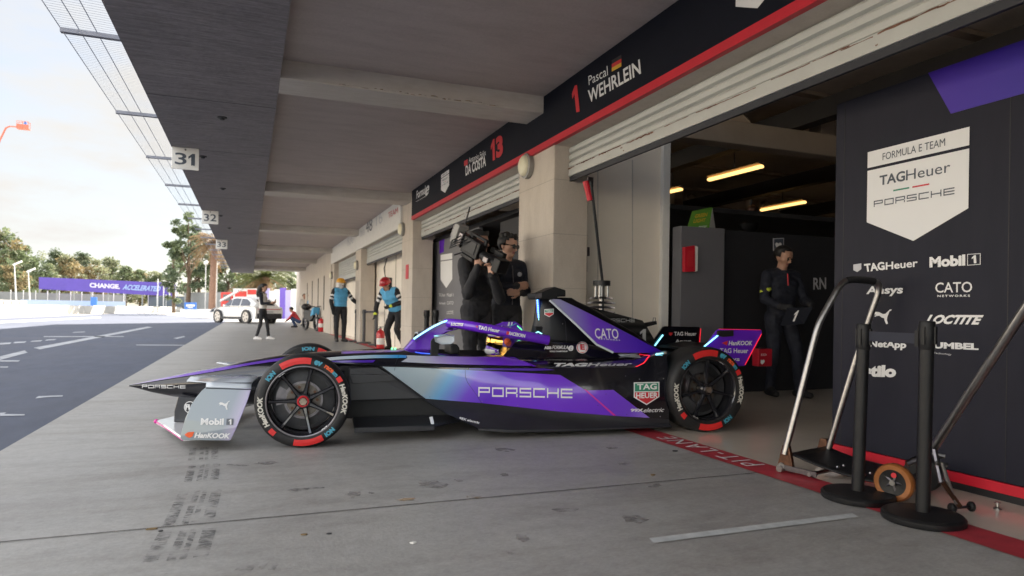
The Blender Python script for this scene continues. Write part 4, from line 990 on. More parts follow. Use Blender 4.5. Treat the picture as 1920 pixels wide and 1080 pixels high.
# rear pod writing
patch([(1188, 717), (1236, 716), (1236, 744), (1212, 759.5), (1188, 745)], 'letwhite', name='emblem', off=.003)
patch([(1190, 719), (1234, 718), (1234, 733), (1190, 734)], 'letgreen', name='emblem', off=.0045)
patch([(1190, 735.5), (1234, 734.5), (1234, 743), (1212, 757), (1190, 744)], 'letred', name='emblem', off=.0045)
wcast('TAG', (1194, 731), (1231, 730), (1194, 720), 'letwhite', off=.006, bold=.03)
wcast('HEUER', (1192, 747), (1233, 746), (1192, 736.5), 'letwhite', off=.006, bold=.03)
wcast('99X', (1182, 772), (1206, 772), (1182, 766), 'letwhite', off=.005, bold=.05)
wcast('electric', (1206, 773), (1245, 772), (1206, 765), 'letwhite', off=.005, bold=.01, shear=.4)
wcast('99X electric', (860, 787), (898, 796), (862, 782.5), 'letwhite', off=.005, bold=.03)
wcast('TAG', (1034, 688.3), (1098, 688.3), (1040, 681.5), 'letwhite', off=.005, bold=.06)
wcast('Heuer', (1100, 688.3), (1182, 687), (1106, 681.5), 'letgrey', off=.005, bold=.03)
patch([(1158, 664.5), (1199, 663.5), (1216, 667), (1200, 672), (1164, 669)], 'silver', off=.003, step=4)
patch([(1199, 664.2), (1220, 667), (1208, 681), (1194, 688), (1191, 688), (1206, 680), (1217, 667.8), (1198, 665.2)], 'ledred', name='edge_strip', off=.004, step=4)
patch([(1230, 663.5), (1244, 662.5), (1242, 666.5), (1229, 666.5)], 'led', name='light_strip', off=.004, step=4)
wcast('ABB', (1020, 655.5), (1034, 655.5), (1020, 650), 'letwhite', bold=.06)
wcast('FORMULA', (1035, 655.5), (1065, 655.5), (1035, 648.5), 'letwhite', bold=.02, shear=.3)
wcast('e', (1065, 658.5), (1075, 658.5), (1065, 648.5), 'letwhite', bold=.03, shear=.2)
wcast('WORLD CHAMPIONSHIP', (1030, 660.5), (1064, 660.5), (1030, 657.7), 'letwhite', bold=.02)
def pdisc(cx, cy, r, m, off): patch([(cx+r*math.cos(.314*i), cy+r*math.sin(.314*i)) for i in range(20)], m, 'emblem', off, 4)
pdisc(1091.5, 652, 11, 'letwhite', .003); pdisc(1091.5, 652, 10, 'letred', .004); pdisc(1091.5, 652, 8.8, 'letwhite', .005)
wcast('E', (1088, 657), (1096.5, 657), (1087, 646.5), 'letred', off=.0065, bold=.05)
patch([(1021, 580), (1038, 579), (1038, 589), (1030, 594.5), (1021, 590)], 'letwhite', 'emblem', .003, 4)
patch([(1022, 581), (1037, 580), (1037, 585.5), (1022, 586)], 'letgreen', 'emblem', .0045, 4); patch([(1022, 587), (1037, 586.5), (1037, 588.7), (1030, 593), (1022, 589.5)], 'letred', 'emblem', .0045, 4)
wcast('TAG', (1024, 585.2), (1035.5, 585), (1024, 581.5), 'letwhite', off=.006, bold=.03)
wcast('CATO', (1116, 635), (1160, 636), (1114, 616), 'letwhite', bold=.01)
wcast('NETWORKS', (1121, 634+3), (1162, 640.5), (1121, 633.5), 'letwhite', bold=.02, space=1.5) if False else wcast('NETWORKS', (1121, 634.8+2), (1162, 637+2.5), (1121, 632.6+2), 'letwhite', bold=.02, space=1.5)
wcast('LOCTITE', (846, 610), (869, 611.5), (847, 605), 'letwhite', bold=.05, shear=.2)
wcast('TAG Heuer', (897, 617), (936, 623.5), (898, 610.5), 'letwhite', bold=.03)
wcast('RACEBORN', (954, 627.5), (984, 633), (955, 621.5), 'letwhite', bold=.03)
patch([(949, 626.5), (954, 627.5), (955, 622), (950, 621)], 'letred', 'emblem', .005, 3)
wcast('M', (893, 614), (896, 614.5), (893, 610.5), 'letred', bold=.03)
# blue cockpit light line
patch([(778, 660.3), (790, 662.2), (806, 663.3), (806, 664.3), (790, 663.4), (778, 661.4)], 'ledblue', 'light_strip', .004, 3)
for u, v, m in ((806, 744, 'seal'), (904, 752.5, 'steel'), (881, 721, 'steel'), (971, 760, 'steel'), (1040, 767, 'steel'), (1136, 739, 'seal'), (1121, 760, 'seal'), (1175, 777, 'seal'), (1173, 705, 'darksteel'), (1199, 711, 'steel'), (1244, 710, 'steel'), (1238, 781, 'steel'), (876, 690.5, 'steel'), (1055, 607, 'steel')):
    p = cast(u, v, 0)
    if p is not None: b = MB(); b.sph(p, .0045, 8); b.build('rivet', m, CAR, smooth=60)
for L_ in ([(741, 688.5), (739, 697), (735.5, 705)], [(872.5, 694), (872.5, 706), (876, 716), (884, 727), (896, 744), (903, 755)], [(748, 667), (744, 676), (741, 684)], [(1051, 577), (1060, 600), (1062, 640)]):
    P_ = [cast(u, v, .0032) for u, v in L_]
    if all(p is not None for p in P_): b = MB(); b.tube(smooth_poly(dens(P_, 4), 2), .0016, 5); b.build('panel_seam', 'seal', CAR)
# ---- suspension
su = MB()
for sgn in (0, 1):
    m_ = (lambda p: p) if not sgn else mir
    for p, q in (((.0, .24, .42), (-.20, .66, .44)), ((.0, .24, .42), (.28, .62, .46)), ((.0, .24, .20), (-.22, .68, .24)), ((.0, .24, .20), (.30, .62, .22)), ((.12, .24, .33), (.15, .62, .36)),
                 ((WBASE, .28, .45), (2.75, .6, .45)), ((WBASE, .28, .45), (3.3, .66, .42)), ((WBASE, .28, .2), (2.75, .6, .2)), ((WBASE, .28, .2), (3.3, .66, .2))):
        su = MB(); su.tube([m_(K(*p)), m_(K(*q))], .018, 8, flat=(1, .6)); su.build('suspension_arm', 'matblack', CAR)
dr = MB()
# ---- wheels
mat('brakedark', (.13, .115, .10), .42, metal=.7, noise=.35, scale=26)
mat('boxgrey', (.10, .11, .13), .5, noise=0)
def wheel(a, far, Rr, Wd, rim, rot, full=True):
    d = CB_ if not far else -CB_                     # outer face looks towards -d
    o = K(a, 0 if not far else 1.7, Rr); X = CA; 
    P = lambda ang, r_, h: o+(X*math.cos(ang)+ZZ*math.sin(ang))*r_+d*h
    t = MB(); prof = [(rim, .006), (rim+.006, .0), (rim+.016, -.002), (Rr-.035, -.004), (Rr-.018, .004), (Rr-.006, .018), (Rr, .045), (Rr+.001, Wd/2), (Rr, Wd-.045), (Rr-.006, Wd-.018), (Rr-.02, Wd-.002), (rim+.01, Wd), (rim, Wd-.01), (rim-.004, Wd/2)]
    t.lathe(prof, o, d, 72, closed=True); T = t.build('wheel', 'tyre', CAR, smooth=40)
    r_ = MB(); r_.lathe([(rim-.002, Wd-.02), (rim-.016, Wd-.03), (rim-.022, .06), (rim-.012, .012), (rim-.001, .002), (rim+.004, .004)], o, d, 60); r_.build('rim', 'rimblack', T, smooth=50)
    s_ = MB()
    for k in range(7):
        an = rot+2*math.pi*k/7
        rows = []
        for rr, wd, h in ((.035, .020, .040), (.10, .013, .034), (rim-.05, .011, .030), (rim-.018, .017, .020)):
            tx = V((0, 0, 0))+(-X*math.sin(an)+ZZ*math.cos(an))
            c = P(an, rr, h); rows.append([c-tx*wd, c-tx*wd*.5-d*.012, c+tx*wd*.5-d*.012, c+tx*wd, c+tx*wd*.8+d*.03, c-tx*wd*.8+d*.03])
        s_.grid(rows, close=True)
    s_.lathe([(.0, .02), (.045, .02), (.055, .035), (.055, .09), (0, .09)], o, d, 20)
    s_.build('spoke', 'rimblack', T, smooth=30)
    n_ = MB(); n_.lathe([(.0, -.006), (.025, -.006), (.027, .0), (.027, .02), (.0, .02)], o, d, 6); n_.build('centre_nut', 'brake', T, smooth=20)
    n_ = MB(); n_.lathe([(.028, .006), (.034, .004), (.039, .010), (.039, .024), (.028, .024)], o, d, 24); n_.build('nut_ring', 'letred' if a < 1 else 'darksteel', T, smooth=40)
    dd = MB(); dd.lathe([(.06, .095), (.112, .095), (.112, .11), (.06, .11)], o, d, 32, closed=True); dd.build('brake_disc', 'brakedark', T, smooth=40)
    dd = MB(); dd.lathe([(.113, .094), (.128, .094), (.128, .112), (.113, .112)], o, d, 36, closed=True); dd.build('brake_ring', 'darksteel', T, smooth=40)
    dd = MB(); dd.lathe([(rim-.008, .0005), (rim-.001, -.0025), (rim+.004, -.001)], o, d, 60); dd.build('rim_lip', 'darksteel', T, smooth=50)
    hl = MB()
    for k in range(10):
        c = P(.63*k, .09, .0945); tri = [c+(X*math.cos(1.05*i)+ZZ*math.sin(1.05*i))*.011 for i in range(6)]; hl.poly(tri)
    hl.build('disc_hole', 'copper', T, fix=False)
    dm = MB(); dm.lathe([(.05, .118), (rim-.05, .118), (rim-.028, .13), (rim-.028, .2)], o, d, 40); dm.build('drum_cover', 'drum', T, smooth=40)
    for k, an in enumerate((.9, 3.0, 5.0)):
        c_ = MB(); c_.grid([[P(an+.25*j-.4, rr, .117) for j in range(4)] for rr in (.125, rim-.055)]); c_.build('duct_patch', 'darksteel' if k == 1 else 'black', T, fix=False)
    # side wall markings
    k0 = (Rr-rim)/.075
    def arc(a0, a1, r0, r1, m, nm='sidewall_mark'):
        n = max(3, int(abs(a1-a0)/5)); b = MB(); b.grid([[P(R(a0+(a1-a0)*i/n), rim+k0*(rr-.234), -.0072 if rr < .292 else -.0025) for i in range(n+1)] for rr in (r0, (r0+r1)/2, r1)]); b.build(nm, m, T, fix=False)
    def art(s, amid, span, r0, r1, m, flip=False, **k):
        g, fs = glyphs(s, **k); q = []
        for x, y in g:
            if flip: an = amid-span/2+span*x; rr = r1+(r0-r1)*y
            else: an = amid+span/2-span*x; rr = r0+(r1-r0)*y
            q.append(P(R(an), rim+k0*(rr-.234), -.0075))
        MB().add(q, fs).build('sidewall_lettering', m, T, fix=False)
    rt = 0 if a < 1 else -4
    if far:
        def arcI(a0, a1, m):
            n = 10; b = MB(); b.grid([[P(R(a0+(a1-a0)*i/n), rr, Wd+.0015) for i in range(n+1)] for rr in (rim+.018, rim+.058)]); b.build('sidewall_mark', m, T, fix=False)
        arcI(50, 74, 'tyrered'); arcI(230, 262, 'tyrered')
        g, fs = glyphs('ION', bold=.06); q = [P(R(102-22*x), rim+.020+.034*y, Wd+.002) for x, y in g]; MB().add(q, fs).build('sidewall_lettering', 'letblue', T, fix=False)
    red = 'tyrered'
    arc(80+rt, 122+rt, .251, .292, red); arc(258+rt, 298+rt, .251, .292, red); arc(28+rt, 36+rt, .255, .288, red); arc(221+rt, 230+rt, .255, .288, red)
    art('HanKOOK', 3+rt, 44, .252, .286, 'tyrewhite', bold=.05, shear=.15); art('HanKOOK', 194+rt, 44, .252, .286, 'tyrewhite', bold=.05, shear=.15)
    art('ION', 140+rt, 15, .252, .284, 'letblue', bold=.06); art('ION', 310+rt, 15, .252, .284, 'letblue', bold=.06, flip=True)
    art('ev', 70+rt, 11, .254, .286, 'letblue', bold=.05); art('race', 53+rt, 14, .258, .282, 'letorange', bold=.04); art('sm', 42+rt, 8, .258, .28, 'letblue', bold=.04)
    # lettering on the rim lip
    def rimt(s, amid, span, flip=False):
        g, fs = glyphs(s, bold=.04); q = []
        for x, y in g:
            an = amid+span/2-span*x if not flip else amid-span/2+span*x; rr = (rim-.012)+.012*(y if not flip else 1-y)
            q.append(P(R(an), rr, .0))
        MB().add(q, fs).build('rim_lettering', 'letwhite', T, fix=False)
    rimt('OZ', 128 if a < 1 else 62, 12); rimt('OZ', 308 if a < 1 else 242, 12, True)
    return T
mat('tyrered', (.64, .022, .022), .5, noise=.1); mat('tyrewhite', (.58, .56, .50), .5, noise=.1)
wheel(0, False, .312, .255, .236, R(77)); wheel(0, True, .312, .255, .236, R(20))
wheel(WBASE, False, .338, .30, .248, R(38)); wheel(WBASE, True, .338, .30, .248, R(10))
# driver: helmet in the cockpit (a person held in the car, so an object of its own)
DR = thing('person', 'racing driver in purple helmet with gold visor seated in the car', 'person', K(1.62, .85, .45), CRZ)
hc = K(1.60, .85, .672); rot3 = Matrix.Rotation(CRZ, 3, 'Z')
b_ = MB(); b_.sph(hc, (.150, .118, .138), 24, sq=rot3); b_.sph(K(1.545, .85, .612), (.105, .095, .085), 16, sq=rot3); helm = b_.build('helmet', 'purple', DR, smooth=60)
b_ = MB()
rows = []
for z in (-.055, -.02, .02, .05):
    rows.append([hc+rot3 @ V((-math.cos(t)*.155*math.sqrt(max(0, 1-(z/.138)**2)), math.sin(t)*.123*math.sqrt(max(0, 1-(z/.138)**2)), z)) for t in [R(-75+150*i/14) for i in range(15)]])
b_.grid(rows); b_.build('visor', 'goldvisor', helm, smooth=60)
for z0, z1, m in ((-.10, -.062, 'helmwhite'), (.058, .092, 'helmwhite')):
    b_ = MB(); rows = []
    for z in (z0, (z0+z1)/2, z1):
        rows.append([hc+rot3 @ V((-math.cos(t)*.155*math.sqrt(max(0, 1-(z/.140)**2)), math.sin(t)*.123*math.sqrt(max(0, 1-(z/.140)**2)), z)) for t in [R(-60+120*i/12) for i in range(13)]])
    b_.grid(rows); b_.build('helmet_band', m, helm, smooth=60)
b_ = MB(); b_.sph(K(1.515, .85, .600), (.082, .088, .045), 14, sq=rot3); b_.build('chin_bar', 'helmwhite', helm, smooth=60)
b_ = MB(); b_.sph(hc+rot3 @ V((.0, -.118, .01)), (.03, .012, .03), 10, sq=rot3); b_.build('visor_hinge', 'letorange', helm, smooth=60)
b_ = MB(); rr_ = []
for z, ra, rb in ((.36, .26, .24), (.50, .22, .25), (.57, .15, .20), (.62, .08, .09), (.68, .07, .07)):
    rr_.append([K(1.66+ra*math.cos(6.2832*i/16), .85+rb*math.sin(6.2832*i/16), z) for i in range(16)])
b_.grid(rr_, close=True); b_.add(rr_[0], [tuple(range(16))]); b_.add(rr_[-1], [tuple(range(16))]); b_.build('torso', 'black', DR, smooth=60)
hr = MB()
cpris(hr, [(925, 612), (945, 603.5), (968, 603), (980, 612), (984, 625), (960, 622)], 1.02, 1.10); hr.build('headrest_pad', 'purple', CAR, bevel=.01)
for q in ([(953.5, 604), (956.5, 604), (955, 611), (952, 611)], [(959, 604), (961.5, 604), (960, 611), (957.5, 611)], [(940, 611), (942, 611), (940.5, 616), (938.5, 616)]):
    b_ = MB(); cpris(b_, q, 1.016, 1.019); b_.build('livery_patch', 'letwhite', CAR)
b_ = MB(); b_.tube([cp(947, 617, 1.01), cp(968, 606.5, 1.01)], .004, 6); b_.build('trim_line', 'teal', CAR)
b_ = MB(); b_.tube([cp(970, 611, 1.01), cp(977, 617, 1.01), cp(982, 624, 1.01)], .0035, 6); b_.build('light_strip', 'ledgreen', CAR)
# ------------------------------------------------------------------ barrier posts, jacks and small things at the right
def stanchion(p, label, h=.90, rb=.17, rp=.030, m='matblack', group='belt barrier posts', belt=None, lean=(0, 0)):
    t = thing('barrier_post', label, 'barrier post', (p.x, p.y, 0), 0, group); x, y = p.x, p.y
    MB().lathe([(0, .004), (rb, .004), (rb+.003, .010), (rb+.003, .030), (rb-.008, .040), (rp+.02, .046), (0, .048)], (x, y, 0), (0, 0, 1), 40).build('base', m, t, smooth=35)
    MB().cyl((x, y, .045), (x+lean[0], y+lean[1], h), rp, n=20).build('post', m, t, smooth=40)
    b = MB(); b.lathe([(0, .012), (rp+.001, .010), (rp+.003, .006), (rp+.003, -.115), (rp, -.12)], (x+lean[0], y+lean[1], h), (0, 0, 1), 20); b.build('head', m, t, smooth=35)
    b = MB()
    for a in (0, 1.5708, 3.1416, 4.712):
        a += .2; b.box((x+lean[0]+math.cos(a)*(rp+.007), y+lean[1]+math.sin(a)*(rp+.007), h-.055), (.007, .016, .08), Matrix.Rotation(a, 3, 'Z'))
    b.build('belt_clip', 'matblack', t)
    if belt is not None:
        q = V((belt.x, belt.y, 0)); a, c = V((x+lean[0], y+lean[1], 0)), q; d = (c-a).normalized(); n_ = V((-d.y, d.x, 0))*.001
        s, e = a+d*.035, c-d*.045
        z0 = h-.075
        MB().prism([s+ZZ*z0, e+ZZ*z0, e+ZZ*(z0+.048), s+ZZ*(z0+.048)], n_).build('belt', 'beltm', t)
        MB().box(e+ZZ*(z0+.024)+d*.01, (.02, .03, .075), Matrix.Rotation(math.atan2(d.y, d.x), 3, 'Z')).build('belt_end', 'matblack', t)
    return t
mat('beltm', (.018, .020, .035), .7, noise=.1); mat('greypost', (.06, .06, .065), .5)
pA, pB = onz(1608, 936), onz(1730, 977)
stanchion(pB, 'black belt post with heavy round base nearest the camera', h=.905, rb=.168, lean=(.006, -.004))
stanchion(pA, 'black belt post with tape, between the steel lever jack and nearest post', h=.885, rb=.170, belt=pB, lean=(.014, -.010))
# lever jack: U handle, copper brackets, curved black shoe
J = thing('lever_jack', 'steel lever jack with tall bent U handle and curved black plate', 'jack', onz(1512, 868))
JA, JB = onz(1470, 889), onz(1547, 872)          # axle ends on the ground
ax = (JB-JA).normalized(); fwd = V((ax.y, -ax.x, 0))
if fwd.dot(RT) < 0: fwd = -fwd
vn = fwd.copy()
def jp(u, v, base): return onp(u, v, base, ax.cross(V((0, 0, 0))) if False else V((FW.x, FW.y, 0)))
tA = [at(1471, 852, 3.97), at(1500, 742, 3.97), at(1528, 630, 3.97), at(1536, 604, 3.97), at(1553, 573, 3.97), at(1571, 541, 3.97), at(1579, 531, 3.98), at(1590, 525, 3.98), at(1605, 524, 3.98)]
tB = [at(1552, 848, 4.16), at(1578, 760, 4.12), at(1612, 650, 4.07), at(1640, 568, 4.02), at(1648, 545, 4.01), at(1648, 533, 4.00), at(1640, 527.5, 4.0), at(1626, 526, 3.99)]
path = smooth_poly(dens(tA+tB[::-1], 4), 3)
MB().tube(path, .0185, 14).build('handle', 'steel', J, smooth=60)
gi = [p for p in path if p.z > 1.12]; MB().tube(gi[len(gi)//6:-len(gi)//6], .0205, 14).build('grip', 'matblack', J, smooth=60)
def bracket(p, d):
    b = MB(); q = [p+ZZ*.17-fwd*.018, p+ZZ*.17+fwd*.022, p+fwd*.045+ZZ*.07, p+fwd*.05+ZZ*.02, p-fwd*.045+ZZ*.02, p-fwd*.048+ZZ*.05]
    b.prism([x-ax*.014 for x in q], ax*.028); o = b.build('bracket', 'copper', J, bevel=.004)
    b = MB(); q = [p-fwd*.04+ZZ*.022, p+fwd*.20+ZZ*.022, p+fwd*.20+ZZ*.05, p-fwd*.02+ZZ*.055]; b.prism([x-ax*.020 for x in q], ax*.012); b.build('side_rail', 'darksteel', J, bevel=.003)
    b = MB(); b.cyl(p-ax*.024+ZZ*.045-fwd*.018, p-ax*.010+ZZ*.045-fwd*.018, .020, n=14); b.build('bolt', 'steel', J, smooth=40); return o
bracket(JA+ax*.02, 1); bracket(JB-ax*.02, 1)
for p in (JA, JB):
    b = MB(); b.cyl(p-ax*.02+ZZ*.03-fwd*.02, p+ax*.06+ZZ*.03-fwd*.02, .020, n=16); b.build('roller', 'steel', J, smooth=40)
b = MB(); b.cyl(JA-ax*.008+ZZ*.03+fwd*.16, JB+ZZ*.03+fwd*.16, .012, n=10); b.build('axle', 'steel', J)
rows = []
W0 = (JB-JA).length
for i in range(13):
    s = i/12; z = .125-.155*s+.05*s*s*1.9; f_ = .02+.60*s
    rows.append([JA+ax*(.03+(W0-.05)*j/6)+fwd*f_+ZZ*max(.012, z) for j in range(7)])
b = MB(); b.grid(rows); o = b.build('shoe_plate', 'matblack', J, smooth=50); q = o.modifiers.new('t', 'SOLIDIFY'); q.thickness = .010
for i, j in ((5, 1), (5, 2), (8, 1), (8, 2), (5, 5), (8, 5)): b = MB(); b.sph(rows[i][j]+ZZ*.006, .009, 8); b.build('bolt', 'steel', J)
# second jack with orange rubber wheel and long steel lever
Q = thing('wheeled_jack', 'jack with orange rubber wheel and long slanting steel lever', 'jack', onz(1700, 935))
wc = onz(1676, 940); wc = V((wc.x, wc.y, .096)); wax = -(RT*.80+FW*.60).normalized()
MB().lathe([(.066, -.022), (.088, -.024), (.095, -.014), (.095, .014), (.088, .024), (.066, .022)], wc, wax, 40, closed=True).build('wheel', 'orangerub', Q, smooth=40)
MB().lathe([(.0, -.012), (.018, -.012), (.02, -.006), (.05, -.002), (.055, -.018), (.066, -.02), (.066, .02), (0, .01)], wc, wax, 32).build('hub', 'matblack', Q, smooth=30)
MB().lathe([(0, .026), (.014, .026), (.016, .016), (0, .016)], wc, wax, 14).build('hub_nut', 'steel', Q)
b = MB()
xw = ZZ.cross(wax).normalized()
for k in range(5):
    a = k*1.2566; p = wc+(xw*math.cos(a)+ZZ*math.sin(a))*.034+wax*.012; b.tube([wc+wax*.012, wc+(xw*math.cos(a)+ZZ*math.sin(a))*.055+wax*.008], .008, 6)
b.build('hub_rib', 'darksteel', Q)
p_ = wc+(xw*math.cos(1.4)+ZZ*math.sin(1.4))*.040+wax*.02; b = MB(); b.lathe([(0, .003), (.013, .003), (.013, 0)], p_, wax, 12); b.build('reflector', 'letred', Q)
wc2 = wc-wax*.34+V((0, 0, 0)); MB().lathe([(.05, -.022), (.088, -.024), (.095, -.014), (.095, .014), (.088, .024), (.0, .022)], wc2, wax, 32).build('wheel', 'matblack', Q, smooth=40)
MB().cyl(wc, wc2, .014).build('axle', 'darksteel', Q)
la = at(1749, 842, 3.30); lb = at(1935, 560, 2.80); lb = la+(lb-la)*1.25
MB().tube([la, lb], .0200, 16).build('lever', 'steel', Q, smooth=60)
fc = at(1752, 860, 3.28)
b = MB(); b.tube([la+ZZ*.03, at(1757, 868, 3.26), at(1765, 905, 3.22)], .014, 8); b.build('fork', 'darksteel', Q)
b = MB(); b.tube([at(1740, 850, 3.30), at(1772, 856, 3.26)], .012, 8); b.tube([at(1755, 868, 3.24), at(1775, 872, 3.24)], .010, 8); b.build('pivot_pin', 'steel', Q)
b = MB(); b.tube([at(1766, 868, 3.22), at(1778, 905, 3.20), at(1793, 945, 3.18)], [.008, .010, .008], 8); b.build('damper', 'steel', Q)
b = MB(); b.tube([at(1700, 870, 3.32), at(1752, 848, 3.30)], .016, 8); b.build('arm', 'darksteel', Q)
b = MB(); b.tube([at(1768, 905, 3.2), at(1800, 950, 3.18)], .012, 6); b.build('arm', 'copper', Q)
for u, v in ((1785, 953), (1821, 950)):
    g = onz(u, v+9); c = V((g.x, g.y, .024)); b = MB(); b.lathe([(0, -.012), (.018, -.012), (.024, -.006), (.024, .006), (.018, .012), (0, .012)], c, RT, 18); b.build('caster', 'matblack', Q, smooth=40)
b = MB(); g0, g1 = onz(1785, 962), onz(1821, 959); b.tube([V((g0.x, g0.y, .024)), V((g1.x, g1.y, .024))], .007, 8); b.build('caster_axle', 'darksteel', Q)
g = onz(1870, 955); ft = thing('levelling_foot', 'small steel levelling foot under the sponsor wall edge', 'foot', (g.x, g.y, 0))
MB().lathe([(0, .002), (.018, .002), (.018, .008), (.008, .012), (.006, .030), (.013, .031), (.013, .036), (0, .037)], (g.x, g.y, 0), (0, 0, 1), 16).build('foot', 'steel', ft, smooth=30)

# ------------------------------------------------------------------ people
mat('skin', (.46, .26, .18), .5, noise=.06, scale=20); mat('skin_dark', (.34, .19, .13), .5, noise=.06, scale=20)
mat('hairblack', (.012, .010, .009), .6, noise=.3, scale=40); mat('clothblack', (.018, .018, .021), .8, noise=.3, scale=14, bump=.4, bscale=18)
mat('clothnavy', (.010, .012, .022), .8, noise=.3, scale=12, bump=.4, bscale=18); mat('pantsblack', (.020, .020, .024), .85, noise=.3, scale=10, bump=.4, bscale=14)
mat('shoeblack', (.015, .014, .014), .6); mat('shoewhite', (.66, .64, .62), .6); mat('vestblue', (.09, .36, .62), .7, noise=.14, scale=7, bump=.5, bscale=9)
mat('stripewhite', (.66, .66, .66), .7); mat('gloveblack', (.015, .015, .017), .7); mat('hivis', (.60, .70, .06), .6); mat('balaclava', (.70, .68, .66), .8, noise=.06)
mat('hatyellow', (.66, .32, .02), .35, coat=.3); mat('hatred', (.40, .012, .020), .3, coat=.4); mat('shirtwhite', (.66, .63, .60), .8); mat('jeans', (.05, .08, .17), .85, noise=.2, scale=14)
mat('shirtred', (.55, .05, .06), .8); mat('eye', (.02, .015, .012), .3, noise=0); mat('lip', (.33, .13, .11), .5, noise=0); mat('glass', (.006, .006, .008), .1, noise=0, coat=.6)
def capsule(bm_v, bm_f, p0, r0, p1, r1, n=12, h=4):
    p0, p1 = V(p0), V(p1); d = p1-p0; L = d.length
    d = d/L if L > 1e-5 else V((0, 0, 1)); u = d.cross(V((0, 0, 1)) if abs(d.z) < .9 else V((0, 1, 0))).normalized(); w_ = d.cross(u)
    rings = [(p0-d*r0*math.cos(math.pi/2*i/h), r0*math.sin(math.pi/2*i/h)) for i in range(0, h+1)]+[(p1+d*r1*math.sin(math.pi/2*i/h), r1*math.cos(math.pi/2*i/h)) for i in range(0, h+1)]
    o = len(bm_v)
    for c, r_ in rings:
        r_ = max(r_, 1e-4)
        for j in range(n): a = 2*math.pi*j/n; bm_v.append(c+(u*math.cos(a)+w_*math.sin(a))*r_)
    k = len(rings)
    for i in range(k-1):
        for j in range(n): bm_f.append((o+i*n+j, o+i*n+(j+1) % n, o+(i+1)*n+(j+1) % n, o+(i+1)*n+j))
    bm_f.append(tuple(o+j for j in range(n-1, -1, -1))); bm_f.append(tuple(o+(k-1)*n+j for j in range(n)))
